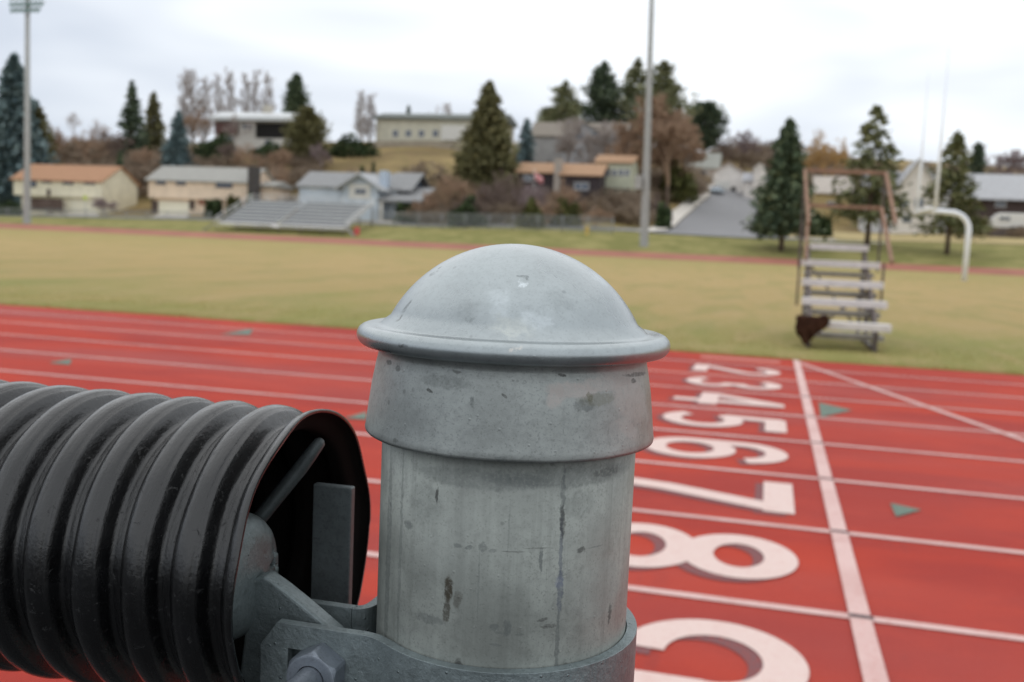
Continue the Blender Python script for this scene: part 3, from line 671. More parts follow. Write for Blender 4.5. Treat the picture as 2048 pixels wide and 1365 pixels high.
# ------------------------------------------------------------------ bleachers beyond the far straight
M_alu = plain('aluminium_plank', lin(236, 236, 235), .55, metal=.15, scale=1.5, var=.06)
M_frame2 = plain('grey_steel_stair', lin(140, 138, 136), .7, scale=2.)
M_alu2 = plain('darker_aluminium_riser', lin(136, 138, 139), .6, metal=.1, scale=1.5, var=.06)  # risers darker than the seats so the rows stand apart
yF, yBk = 115.2, 123.2
fl, fr = at(440, 455, yF), at(694, 460, yF); zt = at(610, 404, yBk)[2]; zf = at(560, 449, yF)[2]
bl = thing('bleachers', 'wide grey aluminium bleachers facing the field across the far straight', 'bleachers', ((fl[0] + fr[0]) / 2, yF, terrain(fl[0], yF)))
NR = 8; x0, x1 = fl[0], fr[0]; gap = x0 + (x1 - x0) * .47
for k in range(NR):
    f = k / (NR - 1); y = yF + (yBk - yF) * f; z = zf + (zt - zf) * f
    for a_, c_ in ((x0, gap - .2), (gap + .2, x1)):
        B().box(a_, c_, y - .18, y + .2, z - .16, z).build('seat', M_alu, bl)
        if k < NR - 1: B().box(a_, c_, y + .21, y + .24, z - .02, z + (zt - zf) / (NR - 1) - .08).build('riser', M_alu2, bl)
    if k: B().box(x0, x1, y - .62, y - .2, z - .34, z - .30).build('foot_board', M_alu, bl)
B().box(x0 - .2, x1 + .2, yF - 1.0, yF - .2, zf - .42, zf - .34).build('walkway', M_alu, bl)
B().box(gap - .5, gap + .5, yF - .9, yF - .82, zf - .34, zf + .0).build('front_panel', M_alu, bl)
b = B()
for xx in np.linspace(x0 + .1, x1 - .1, 7):
    bar(b, (xx, yF - .9, zf - .45), (xx, yBk, zt - .12), .09)
    for y, z in ((yF - .9, zf - .45), ((yF + yBk) / 2, (zf + zt) / 2 - .2), (yBk, zt - .1)): bar(b, (xx, y, terrain(xx, y) - .1), (xx, y, z), .08)
    bar(b, (xx, yF, zf - .6), (xx, yBk, terrain(xx, yBk) + .2), .06)
b.build('support_frame', M_frame, bl)
for xx in (x0 - .15, x1 + .15):
    b = B(); bar(b, (xx, yF - 1, zf + .55), (xx, yBk + .2, zt + .75), .06); bar(b, (xx, yF - 1, zf + .1), (xx, yBk + .2, zt + .3), .05)
    for f in (0, .5, 1): bar(b, (xx, yF + (yBk - yF) * f, zf + (zt - zf) * f - .3), (xx, yF + (yBk - yF) * f, zf + (zt - zf) * f + .7), .05)
    b.build('guard_rail', M_alu, bl)
    b = B(); dx = -1.6 if xx < x0 else 1.4
    bar(b, (xx + dx, yF - 1.2, terrain(xx, yF - 1.2)), (xx, yF - .6, zf), .14, .3); b.build('stair_ramp', M_frame2, bl)
b = B(); bar(b, (x0, yBk + .2, zt + .75), (x1, yBk + .2, zt + .75), .06); bar(b, (x0, yBk + .2, zt + .35), (x1, yBk + .2, zt + .35), .05)
for xx in np.linspace(x0, x1, 9): bar(b, (xx, yBk + .2, zt - .3), (xx, yBk + .2, zt + .75), .05)
b.build('back_rail', M_alu, bl)
# small red sign leaning at the end of the bleachers
p = at(714, 462, 114.6)
sg = thing('red_sign', 'small red board on a stand beside the right end of the bleachers', 'sign', (p[0], 114.6, terrain(p[0], 114.6)))
o = B().box(p[0] - .36, p[0] + .36, 114.55, 114.6, terrain(p[0], 114.6) + .12, p[2] + .45).build('board', plain('red_board', lin(196, 84, 84), .5), sg)
for e in (-.3, .3): b = B(); bar(b, (p[0] + e, 114.63, terrain(p[0], 114.6) - .05), (p[0] + e, 114.63, p[2] + .3), .05); b.build('leg', M_frame, sg)
# ------------------------------------------------------------------ chain-link fence at the back of the field
t = NT('chain_link_mesh'); co = t.coord(); sep = t.n('ShaderNodeSeparateXYZ', {0: co}).outputs
u1 = t.math('ABSOLUTE', t.math('SUBTRACT', t.math('FRACT', t.math('MULTIPLY', t.math('ADD', sep[0], sep[2]), 9.)), .5)); u2 = t.math('ABSOLUTE', t.math('SUBTRACT', t.math('FRACT', t.math('MULTIPLY', t.math('SUBTRACT', sep[0], sep[2]), 9.)), .5))
wire = t.math('MAXIMUM', t.math('LESS_THAN', u1, .075), t.math('LESS_THAN', u2, .075))
M_mesh = t.set(color=lin(150, 154, 156), rough=.5, metal=.3, alpha=wire)
M_fpost = plain('fence_pipe', lin(150, 152, 152), .5, metal=.3)
def fence(u0, u1_, Y, label, hgt):
    xa, xb = at(u0, 455, Y)[0], at(u1_, 470, Y)[0]
    f = thing('chain_link_fence', label, 'fence', ((xa + xb) / 2, Y, terrain((xa + xb) / 2, Y)), 'chain-link fence lengths behind the field')
    n = int((xb - xa) / 3.2); xs_ = np.linspace(xa, xb, n + 1)
    for x in xs_: B().tube([(x, Y, terrain(x, Y) - .3), (x, Y, terrain(x, Y) + hgt + .05)], .06, 8).build('post', M_fpost, f)
    b = B()
    b.tube([(x, Y, terrain(x, Y) + hgt) for x in xs_], .04, 6); b.build('top_rail', M_fpost, f)
    vv = []; [vv.extend([(x, Y + .05, terrain(x, Y) + .03), (x, Y + .05, terrain(x, Y) + hgt - .03)]) for x in xs_]
    B().add(vv, [(2 * i, 2 * i + 2, 2 * i + 3, 2 * i + 1) for i in range(n)]).build('mesh_panel', M_mesh, f)
fence(-60, 420, 126., 'low chain-link fence in front of the cream and peach houses', 1.3)
fence(745, 1225, 124., 'tall chain-link fence in front of the bushes, right of the bleachers', 2.0)
# ------------------------------------------------------------------ houses
M_glass = plain('window_glass', lin(84, 92, 106), .15, var=.2, scale=.5, spec=.8)
M_trim = plain('white_trim', lin(214, 212, 206), .6, var=.05)
M_dtrim = plain('dark_trim', lin(84, 70, 64), .7)
M_door = plain('garage_door', lin(232, 227, 206), .6, var=.05)
M_opening_shade = plain('opening_shade', lin(34, 32, 32), .9)  # near-black: paints in the shade of openings, and colours the dark doors
def siding(name, c):
    t = NT(name); co = t.coord(); z = t.n('ShaderNodeSeparateXYZ', {0: co}).outputs[2]
    gr = t.math('FRACT', t.math('MULTIPLY', z, 4.5)); n = t.noise(co, .7, 4.)
    k = tuple(x * .86 for x in c[:3]) + (1,); cc = t.mix(t.smooth(n, .35, .65), k, c); cc = t.mix(t.math('MULTIPLY', t.math('LESS_THAN', gr, .1), .35), cc, tuple(x * .6 for x in c[:3]) + (1,))
    return t.set(color=cc, rough=.8, spec=.2)
def shingle(name, c):
    t = NT(name); co = t.coord(); n = t.noise(t.scale(co, (1, 2.5, 2.5)), 2.4, 5., .7)
    return t.set(color=t.ramp(n, [(.3, tuple(x * .72 for x in c[:3]) + (1,)), (.7, tuple(min(1, x * 1.2) for x in c[:3]) + (1,))]), rough=.9, spec=.15)
def gable(X0, X1, Y0, Y1, z0, ze, zr, axis='x', oh=.45, th=.2):
    """wall and roof meshes of a gabled block; ridge along the given axis"""
    wl, rf = B(), B()
    if axis == 'x':
        m = (Y0 + Y1) / 2; wl.prism([(Y0, z0), (Y1, z0), (Y1, ze), (m, zr - .02), (Y0, ze)], 'x', X0, X1)
        s_ = (zr - ze) / (m - Y0); rf.prism([(Y0 - oh, ze - oh * s_), (m, zr), (Y1 + oh, ze - oh * s_), (Y1 + oh, ze - oh * s_ + th), (m, zr + th), (Y0 - oh, ze - oh * s_ + th)], 'x', X0 - oh, X1 + oh)
    else:
        m = (X0 + X1) / 2; wl.prism([(X0, z0), (X1, z0), (X1, ze), (m, zr - .02), (X0, ze)], 'y', Y0, Y1)
        s_ = (zr - ze) / (m - X0); rf.prism([(X0 - oh, ze - oh * s_), (m, zr), (X1 + oh, ze - oh * s_), (X1 + oh, ze - oh * s_ + th), (m, zr + th), (X0 - oh, ze - oh * s_ + th)], 'y', Y0 - oh, Y1 + oh)
    return wl, rf
def win(root, u0, v0, u1, v1, Y, trim=None, name='window'):
    a, c = at(u0, v0, Y), at(u1, v1, Y); x0, x1, z1, z0 = a[0], c[0], a[2], c[2]; b = B(); k = .09
    b.box(x0 - k, x1 + k, Y - .07, Y + .02, z1, z1 + k); b.box(x0 - k, x1 + k, Y - .09, Y + .02, z0 - k, z0); b.box(x0 - k, x0, Y - .07, Y + .02, z0, z1); b.box(x1, x1 + k, Y - .07, Y + .02, z0, z1)
    xm = (x0 + x1) / 2; b.box(xm - .03, xm + .03, Y - .05, Y + .02, z0, z1)
    f = b.build(name, trim or M_trim, root); sub('pane', B().box(x0, x1, Y - .03, Y + .01, z0, z1), M_glass, f_off(f, root)); return f
def f_off(f, root):                   # a part keeps its thing's origin, so its sub-parts use the same offset
    f['_o'] = root['_o']; return f
def panel(root, name, u0, v0, u1, v1, Y, mat, t_=.06):
    a, c = at(u0, v0, Y), at(u1, v1, Y); return B().box(a[0], c[0], Y - t_, Y + .02, c[2], a[2]).build(name, mat, root)
def house_root(name, label, cat, u, v, Y):
    p = at(u, v, Y); return thing(name, label, cat, (p[0], Y, p[2]))
def X(u, v, Y): return at(u, v, Y)[0]
def Z(u, v, Y): return at(u, v, Y)[2]
# cream split-level house, orange roof
Y0 = 140; r = house_root('split_level_house', 'cream split-level house with orange-brown roof and garage below', 'house', 115, 432, Y0)
M_cream = siding('cream_siding', lin(238, 231, 206)); M_oroof = shingle('orange_brown_shingles', lin(178, 138, 110))
xa, xb = X(27, 375, Y0), X(203, 375, Y0); ze, zm, zb = Z(110, 360, Y0), Z(110, 393, Y0), Z(110, 436, Y0)
wl, rf = gable(xa, xb, Y0, Y0 + 9.5, zm, ze, ze + 2.6); wl.box(xa + .8, xb - .02, Y0 + .9, Y0 + 9.4, zb - 2, zm); wl.build('wall', M_cream, r); rf.build('roof', M_oroof, r)
for a in ((50, 361, 72, 374), (86, 361, 102, 366), (127, 361, 146, 369), (169, 361, 190, 369)): win(r, *a, Y0, M_dtrim)
panel(r, 'garage_door', 143, 400, 193, 431, Y0 + .9, M_door); panel(r, 'front_door', 94, 378, 101, 393, Y0, M_dtrim); panel(r, 'brick_panel', 58, 396, 126, 424, Y0 + .9, plain('dark_brick', lin(96, 80, 74), .9, scale=4.))
# peach split-level house, grey roof, dark chimney
r = house_root('split_level_house', 'peach split-level house with grey roof and dark chimney', 'house', 400, 435, Y0)
M_peach = siding('peach_siding', lin(238, 216, 192)); M_groof = shingle('grey_shingles', lin(166, 164, 158))
xa, xb = X(297, 375, Y0), X(497, 375, Y0); ze, zm, zb = Z(400, 362, Y0), Z(400, 399, Y0), Z(400, 434, Y0)
wl, rf = gable(xa, xb, Y0, Y0 + 9, zm, ze, ze + 2.3); wl.box(xa + .6, xb - .02, Y0 + .8, Y0 + 8.9, zb - 2, zm)
x2 = X(545, 380, Y0 + 2); wl.box(xb, x2, Y0 + 2, Y0 + 8, zb - 2, ze - .5); wl.build('wall', M_peach, r)
rf.prism([(Y0 + 1.5, ze - .52), (Y0 + 8.5, ze - .52), (Y0 + 8.5, ze - .3), (Y0 + 5, ze + .5), (Y0 + 1.5, ze - .3)], 'x', xb + .5, x2 + .5); rf.build('roof', M_groof, r)
B().box(X(497, 380, Y0 - .3), X(511, 380, Y0 - .3), Y0 - .6, Y0 + 1.2, zb - 1.5, Z(500, 333, Y0)).build('chimney', plain('dark_stone', lin(78, 74, 72), .9, scale=3.), r)
for a in ((313, 362, 331, 369), (353, 362, 371, 370), (433, 363, 464, 376)): win(r, *a, Y0, M_dtrim)
panel(r, 'garage_door', 318, 402, 378, 432, Y0 + .8, M_door); panel(r, 'front_door', 398, 384, 412, 411, Y0 + .8, plain('brick_red_door', lin(160, 112, 92), .7)); panel(r, 'brick_pier', 303, 401, 316, 428, Y0 + .75, M_dtrim); panel(r, 'brick_pier', 379, 401, 389, 420, Y0 + .75, M_dtrim)
# blue house with front gable and carport
Y0 = 141; r = house_root('blue_house', 'pale blue house with white-trimmed front gable, chimney and side carport', 'house', 700, 437, Y0)
M_blue = siding('pale_blue_siding', lin(196, 206, 216)); M_g2 = shingle('weathered_grey_shingles', lin(152, 152, 152))
xa, xb = X(598, 385, Y0), X(795, 385, Y0); ze, zb = Z(620, 372, Y0), Z(700, 440, Y0)
wl, rf = gable(xa, xb, Y0, Y0 + 9, zb - 2, ze, ze + 2.3); wl.build('wall', M_blue, r); rf.build('roof', M_g2, r)
ga, gb_ = X(686, 385, Y0 - 2.4), X(757, 385, Y0 - 2.4); zg = Z(712, 374, Y0 - 2.4)
wl, rf = gable(ga, gb_, Y0 - 2.4, Y0 + 3.2, zb - 2, zg, zg + 1.75, 'y', 1.1, .35); wl.build('gable_wall', M_blue, r); rf.build('gable_roof', plain('pale_bargeboard', lin(176, 178, 180), .7), r)
panel(r, 'bay_surround', 699, 368, 741, 399, Y0 - 2.4, M_trim, .12); win(r, 711, 378, 731, 389, Y0 - 2.55); win(r, 622, 371, 633, 380, Y0, M_trim); panel(r, 'corner_board', 612, 372, 645, 398, Y0, plain('white_blue_board', lin(196, 206, 216), .7)); 
for o in r.children[-1:]: o.name = 'wall_panel'
B().box(X(760, 380, Y0 - .6), X(774, 380, Y0 - .6), Y0 - .9, Y0 + .5, zb - 1, Z(766, 342, Y0 - .6)).build('chimney', plain('pale_blue_chimney', lin(182, 194, 208), .7), r)
wl, rf = gable(xb - 1.2, xb + 1.6, Y0 + .5, Y0 + 8.5, ze - 2, ze + .1, ze + 2.4, 'x', .9, .3); wl.build('end_gable', plain('slate_blue_gable', lin(82, 92, 108), .8), r); rf.build('end_roof', M_g2, r)
cx0, cx1 = X(757, 405, Y0 - 2), X(842, 405, Y0 - 2); zc0, zc1 = Z(800, 405, Y0 - 2), Z(800, 382, Y0 - 2)
B().prism([(Y0 - 2.6, zc0), (Y0 + 3.6, zc1 + .6), (Y0 + 3.6, zc1 + .85), (Y0 - 2.6, zc0 + .35)], 'x', cx0, cx1 + .3).build('carport_roof', M_g2, r)
for uu in (763, 838): b = B(); bar(b, (X(uu, 420, Y0 - 2), Y0 - 2, zb - 1.5), (X(uu, 420, Y0 - 2), Y0 - 2, zc0 + .1), .5); b.build('carport_post', M_trim, r); B().box(cx0 + .7, cx1 - .3, Y0 + .5, Y0 + 3, zb - 1.5, zc0 + .3).build('carport_shade', M_opening_shade, r)  # near-black block paints in the shade inside the carport
# hilltop house, left
Y0 = 197; r = house_root('hilltop_house', 'hilltop house with flat white roof and dark red balcony above the green hedge', 'house', 520, 290, Y0)
xa, xb = X(430, 260, Y0), X(606, 260, Y0); zb, ze = Z(520, 300, Y0), Z(520, 243, Y0)
B().box(xa, xb, Y0, Y0 + 9, zb - 6, ze).build('wall', plain('grey_white_wall', lin(206, 202, 196), .8), r)
B().prism([(Y0 - 1.4, ze), (Y0 + 10, ze + .8), (Y0 + 10, ze + 1.6), (Y0 + 4, ze + 2.4), (Y0 - 1.4, ze + .75)], 'x', xa - .8, xb + .8).build('roof', plain('white_roof', lin(206, 208, 208), .6), r)
panel(r, 'balcony', 432, 245, 476, 270, Y0 - .3, plain('dark_red_brown', lin(96, 70, 66), .8), .5); panel(r, 'opening_shade', 512, 246, 600, 278, Y0, M_opening_shade, .1)  # flat near-black panel stands for a recess, its shade put into the colour
for a in ((450, 274, 466, 284), (486, 248, 504, 258), (530, 280, 545, 288)): win(r, *a, Y0)
B().box(X(528, 225, Y0 + 4), X(542, 225, Y0 + 4), Y0 + 3.5, Y0 + 5, ze, Z(535, 211, Y0 + 4)).build('chimney', plain('pale_stone', lin(190, 184, 172), .8), r)
# long pale building on the hilltop
Y0 = 208; r = house_root('long_building', 'long pale beige building with flat grey roof along the hilltop', 'building', 850, 285, Y0)
xa, xb = X(752, 255, Y0), X(1000, 255, Y0); zb, ze = Z(850, 285, Y0), Z(850, 238, Y0)
B().box(xa, xb, Y0, Y0 + 12, zb - 5, ze).build('wall', siding('pale_beige_wall', lin(212, 208, 190)), r)
B().prism([(Y0 - .9, ze - .2), (Y0 + 13, ze - .2), (Y0 + 13, ze + .5), (Y0 + 6, ze + 1.9), (Y0 - .9, ze + .35)], 'x', xa - .6, xb + .6).build('roof', shingle('dark_grey_roof', lin(128, 132, 128)), r)
for uu in (786, 812, 838, 866, 895): win(r, uu, 261, uu + 10, 274, Y0)
panel(r, 'lean_to', 884, 252, 930, 282, Y0 - .4, M_trim, .5)
# retaining wall under it
b = B(); xs_ = np.linspace(X(745, 295, 203), X(935, 295, 203), 20)
vv = []; [vv.extend([(x, 203, terrain(x, 203) - 1.), (x, 203, terrain(x, 203) + 1.3), (x, 203.4, terrain(x, 203) + 1.3), (x, 203.4, terrain(x, 203) - 1.)]) for x in xs_]
o = b.add(vv, [(4 * i + k, 4 * i + 4 + k, 4 * i + 4 + (k + 1) % 4, 4 * i + (k + 1) % 4) for i in range(19) for k in range(4)]).build('retaining_wall', plain('grey_concrete', lin(158, 148, 132), .9, scale=1.), None, (xs_[10], 203, terrain(xs_[10], 203)))
tag(o, 'low concrete retaining wall above the dry grass slope, below the long building', 'wall')
# orange-roofed low house in the middle
Y0 = 152; r = house_root('bungalow', 'low dark bungalow with two orange roofs behind the bare bushes', 'house', 1110, 385, Y0)
M_or2 = shingle('orange_tiles', lin(178, 144, 116)); M_dkw = plain('dark_bungalow_wall', lin(66, 58, 60), .9)
xa, xb = X(1034, 360, Y0), X(1110, 360, Y0); ze, zb = Z(1070, 345, Y0), Z(1070, 392, Y0)
wl, rf = gable(xa, xb, Y0, Y0 + 8, zb - 3, ze, ze + 1.6); wl.build('wall', M_dkw, r); rf.build('roof', M_or2, r)
xa2, xb2 = X(1122, 360, Y0 - 1), X(1200, 360, Y0 - 1)
wl, rf = gable(xa2, xb2, Y0 - 1, Y0 + 7, zb - 3, Z(1160, 350, Y0 - 1), Z(1160, 350, Y0 - 1) + 1.8); wl.build('wing_wall', M_dkw, r); rf.build('wing_roof', M_or2, r)
B().box(X(1109, 350, Y0 - .6), X(1122, 350, Y0 - .6), Y0 - 1, Y0 + .6, zb - 2, Z(1115, 318, Y0)).build('chimney', plain('pale_chimney', lin(170, 160, 150), .8), r)
for a in ((1048, 352, 1062, 362), (1150, 366, 1176, 380)): win(r, *a, Y0 - 1)
# pale green house
Y0 = 156; r = house_root('pale_green_house', 'pale green house with orange roof edge behind the white parked car', 'house', 1225, 400, Y0)
xa, xb = X(1192, 360, Y0), X(1262, 360, Y0); ze, zb = Z(1225, 325, Y0), Z(1225, 410, Y0)
wl, rf = gable(xa, xb, Y0, Y0 + 8, zb - 3, ze, ze + 1.3); wl.build('wall', siding('pale_green_siding', lin(200, 202, 180)), r); rf.build('roof', M_or2, r)
for uu in (1212, 1225, 1238, 1250): win(r, uu, 340, uu + 8, 352, Y0)
panel(r, 'band', 1192, 376, 1262, 381, Y0, M_dtrim, .05); panel(r, 'dark_door', 1196, 385, 1210, 404, Y0, M_opening_shade, .05)
# grey gabled house higher up
Y0 = 184; r = house_root('grey_house', 'grey house with pale front gable high behind the bare tree', 'house', 1180, 320, Y0)
xa, xb = X(1062, 285, Y0), X(1248, 285, Y0); ze, zb = Z(1150, 272, Y0), Z(1150, 325, Y0)
M_gs = siding('grey_siding', lin(172, 170, 168)); M_gr3 = shingle('brown_grey_roof', lin(142, 134, 124))
wl, rf = gable(xa, xb, Y0, Y0 + 9, zb - 5, ze, ze + 2.8); wl.build('wall', M_gs, r); rf.build('roof', M_gr3, r)
wl, rf = gable(X(1128, 280, Y0 - 2), X(1206, 280, Y0 - 2), Y0 - 2, Y0 + 4.5, zb - 5, Z(1170, 272, Y0 - 2), Z(1170, 246, Y0 - 2), 'y', .6, .3); wl.build('gable_wall', plain('pale_grey_gable', lin(176, 178, 182), .8), r); rf.build('gable_roof', M_gr3, r)
for a in ((1150, 268, 1168, 282), (1184, 266, 1200, 278), (1226, 268, 1240, 286), (1150, 296, 1166, 308)): win(r, *a, Y0 - 2)
# garage house at the end of the road
Y0 = 208; r = house_root('garage_house', 'white house with one wide gable and garage at the top of the road', 'house', 1456, 388, Y0)
xa, xb = X(1425, 355, Y0), X(1488, 355, Y0); ze, zb = Z(1456, 347, Y0), Z(1456, 388, Y0)
M_wh = siding('white_siding', lin(236, 230, 224)); M_tan = plain('tan_bargeboard', lin(176, 160, 146), .8)
wl, rf = gable(xa, xb, Y0, Y0 + 11, zb - 3, ze, Z(1459, 327, Y0), 'y', .5, .3); wl.build('wall', M_wh, r); rf.build('roof', M_tan, r)
panel(r, 'garage_door', 1430, 362, 1458, 386, Y0, M_trim); panel(r, 'dark_door', 1462, 374, 1471, 387, Y0, M_opening_shade)
# grey roofed house left of it
Y0 = 222; r = house_root('grey_roof_house', 'pale house with grey-green roof left of the garage house', 'house', 1405, 350, Y0)
xa, xb = X(1372, 330, Y0), X(1436, 330, Y0); ze, zb = Z(1400, 335, Y0), Z(1400, 372, Y0)
wl, rf = gable(xa, xb, Y0, Y0 + 9, zb - 4, ze, Z(1400, 304, Y0)); wl.build('wall', plain('pale_pink_wall', lin(196, 186, 178), .8), r); rf.build('roof', shingle('grey_green_roof', lin(168, 168, 160)), r); win(r, 1400, 342, 1412, 352, Y0)
# small white house right of the road
Y0 = 200; r = house_root('white_cottage', 'small white house with tall narrow front right of the road', 'house', 1512, 382, Y0)
xa, xb = X(1489, 370, Y0), X(1532, 370, Y0); ze, zb = Z(1510, 362, Y0), Z(1510, 388, Y0)
wl, rf = gable(xa, xb, Y0, Y0 + 7, zb - 4, ze, ze + 1.6); wl.build('wall', M_wh, r); rf.build('roof', plain('grey_white_roof', lin(172, 172, 176), .8), r)
wl, rf = gable(X(1508, 340, Y0 - 1), X(1532, 340, Y0 - 1), Y0 - 1, Y0 + 4, zb - 3, Z(1520, 338, Y0 - 1), Z(1520, 328, Y0 - 1), 'y', .3, .2); wl.build('tower', M_wh, r); rf.build('tower_roof', M_trim, r)
# white gabled house behind the goal
Y0 = 150; r = house_root('white_house', 'white house with steep grey roof behind the goal post', 'house', 1830, 455, Y0)
xa, xb = X(1776, 400, Y0), X(1925, 400, Y0); ze, zb = Z(1830, 385, Y0), Z(1830, 458, Y0)
wl, rf = gable(X(1788, 400, Y0 - 2), X(1878, 400, Y0 - 2), Y0 - 2, Y0 + 8, zb - 2, ze, Z(1838, 320, Y0 - 2), 'y', .7, .3); wl.build('gable_wall', M_wh, r); rf.build('gable_roof', plain('light_grey_roof', lin(176, 176, 178), .8), r)
wl, rf = gable(xa - 3, xb, Y0, Y0 + 9, zb - 2, ze, ze + 3); wl.build('wall', plain('white_grey_wall', lin(216, 216, 218), .8), r); rf.build('roof', plain('grey_main_roof', lin(148, 148, 150), .85), r)
for a in ((1800, 400, 1816, 418), (1830, 398, 1846, 416), (1806, 430, 1822, 446)): win(r, *a, Y0 - 2)
# grey roofed house at the right edge
Y0 = 152; r = house_root('dark_house', 'low house with broad grey roof and dark front at right edge', 'house', 2010, 440, Y0)
xa, xb = X(1930, 410, Y0), X(2140, 410, Y0); ze, zb = Z(1990, 392, Y0), Z(1990, 446, Y0)
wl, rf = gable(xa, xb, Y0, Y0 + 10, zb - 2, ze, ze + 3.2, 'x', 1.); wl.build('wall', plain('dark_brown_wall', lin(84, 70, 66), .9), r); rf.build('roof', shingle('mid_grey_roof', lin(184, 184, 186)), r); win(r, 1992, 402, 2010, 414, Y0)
# ochre and blue house between the trees
Y0 = 165; r = house_root('tan_house', 'small tan house with pale roof seen through the timing stand', 'house', 1655, 430, Y0)
xa, xb = X(1630, 410, Y0), X(1700, 410, Y0); ze, zb = Z(1660, 385, Y0), Z(1660, 440, Y0)
wl, rf = gable(xa, xb, Y0, Y0 + 8, zb - 3, ze, Z(1660, 352, Y0)); wl.build('wall', plain('tan_wall', lin(178, 158, 112), .8), r); rf.build('roof', plain('pale_tan_roof', lin(186, 176, 166), .85), r); win(r, 1655, 404, 1670, 416, Y0)
# ------------------------------------------------------------------ road up the hill, kerb walk, cross street, drives
def drape(name, L, R_, mat, dz, nu=4, sub_=6, sides=False):
    vv = []; ff = []; P = []
    for (a, ya), (b_, yb_) in zip(zip(L[:-1], R_[:-1]), zip(L[1:], R_[1:])):
        for k in range(sub_): P.append((np.array(a) + (np.array(ya_b := b_) - np.array(a)) * k / sub_, np.array(ya) + (np.array(yb_) - np.array(ya)) * k / sub_))
    P.append((np.array(L[-1]), np.array(R_[-1])))
    for l, q in P:
        for k in range(nu + 1): p = l + (q - l) * k / nu; vv.append((p[0], p[1], terrain(p[0], p[1]) + dz))
    n = nu + 1
    for j in range(len(P) - 1):
        for k in range(nu): ff.append((j * n + k, j * n + k + 1, (j + 1) * n + k + 1, (j + 1) * n + k))
    return struct(B().add(vv, ff, True).build(name, mat))
def xy(u, Y, v=470): p = at(u, v, Y); return (p[0], p[1])
M_road = plain('asphalt_road', lin(134, 133, 134), .85, scale=1.2, var=.06); M_walk = plain('concrete_walk', lin(214, 207, 197), .9, scale=1.5, var=.08)
drape('hill_road', [xy(1300, 127), xy(1334, 132), xy(1362, 150), xy(1388, 170), xy(1414, 190), xy(1426, 212)], [xy(1590, 127), xy(1570, 132), xy(1548, 150), xy(1530, 170), xy(1514, 190), xy(1502, 212)], M_road, .12, 8)
drape('pavement', [xy(1270, 127), xy(1296, 132), xy(1328, 150), xy(1360, 170), xy(1393, 190), xy(1408, 208)], [xy(1299, 127), xy(1333, 132), xy(1361, 150), xy(1387, 170), xy(1413, 190), xy(1425, 208)], M_walk, .26, 3)
drape('cross_street', [(-130, 128.5), (-60, 128.5), (0, 128.5), (8, 128.5)], [(-130, 133), (-60, 133), (0, 133), (8, 133)], M_road, .09, 3, 10)
drape('side_walk', [(5, 126.6), (14, 126.6)], [(5, 128.2), (14, 128.2)], M_walk, .10, 2, 10)
bpy.data.objects['side_walk'].name = 'footpath'
drape('driveway', [xy(88, 133.2), xy(140, 140.8)], [xy(195, 133.2), xy(197, 140.8)], M_walk, .14, 3)
drape('driveway', [xy(300, 133.2), xy(316, 140.6)], [xy(372, 133.2), xy(380, 140.6)], M_walk, .14, 3)
drape('driveway', [xy(740, 133.2), xy(762, 139.0)], [xy(790, 133.2), xy(836, 139.0)], M_walk, .14, 3)
# tan grass belt right of the road
M_tang = plain('dry_grass', lin(176, 158, 112), .95, scale=.5, var=.15)
drape('grass_bank', [xy(1575, 133.5), xy(1800, 133.5), xy(2048, 133.5), xy(2400, 133.5)], [xy(1560, 148), xy(1800, 148), xy(2048, 148), xy(2400, 148)], M_tang, .07, 5, 8)
# ------------------------------------------------------------------ vehicles
M_tyre = plain('tyre_rubber', lin(34, 34, 36), .8)
def car(label, u, v, Y, rz, paint, L=4.4, Hc=1.45, Wc=1.75):
    p = at(u, v, Y); g = terrain(p[0], Y) + .12
    c = thing('parked_car', label, 'car', (p[0], Y, g), 'cars parked by the houses'); c.rotation_euler = (0, 0, rz); c['_o'] = [0, 0, 0]
    k = L / 4.4
    side = [(-2.2, .35), (-2.2, .75), (-1.95, .9), (-1.25, .95), (-.65, 1.4), (.75, 1.42), (1.45, .98), (2.05, .85), (2.2, .65), (2.2, .32)]
    o = B().prism([(x * k, z * Hc / 1.45) for x, z in side], 'y', -Wc / 2, Wc / 2).build('body', paint, c); bevel(o, .07, 2, 25)
    for s_ in (-1, 1):
        B().prism([(x * k, z * Hc / 1.45) for x, z in [(-1.08, .98), (-.6, 1.33), (.68, 1.34), (1.2, 1.0)]], 'y', s_ * Wc / 2 - .01, s_ * (Wc / 2 + .012)).build('side_window', M_glass, c)
    for xx in (-1.35, 1.35):
        for s_ in (-1, 1):
            b = B().lathe([(.0001, -.1), (.30, -.1), (.32, -.06), (.32, .06), (.30, .1), (.0001, .1)], 18, axis='x'); b.v = [(y + xx * k, x + s_ * (Wc / 2 - .08), z + .32) for x, y, z in b.v]; b.build('wheel', M_tyre, c)
    for yy in (-.55, .55): B().box(-2.22 * k, -2.17 * k, yy - .16, yy + .16, .6, .72).build('headlight', M_trim, c)
    b = B(); b.prism([(-1.27 * k, .97 * Hc / 1.45), (-.66 * k, 1.385 * Hc / 1.45), (-.68 * k, 1.40 * Hc / 1.45), (-1.30 * k, .985 * Hc / 1.45)], 'y', -Wc / 2 + .15, Wc / 2 - .15); b.build('windscreen', M_glass, c)
    return c
M_silver = plain('pale_blue_car_paint', lin(190, 204, 214), .25, metal=.3, var=.03); M_wcar = plain('white_car_paint', lin(218, 216, 212), .25, var=.03)
car('pale blue car parked at the top of the road', 1433, 392, 196, rad(75), M_silver)
car('white car parked in front of the pale green house', 1212, 404, 149, rad(5), M_wcar, 4.6)
car('white car seen between the upper rails of the timing stand', 1648, 392, 172, rad(60), M_wcar, 4.2, 1.6)
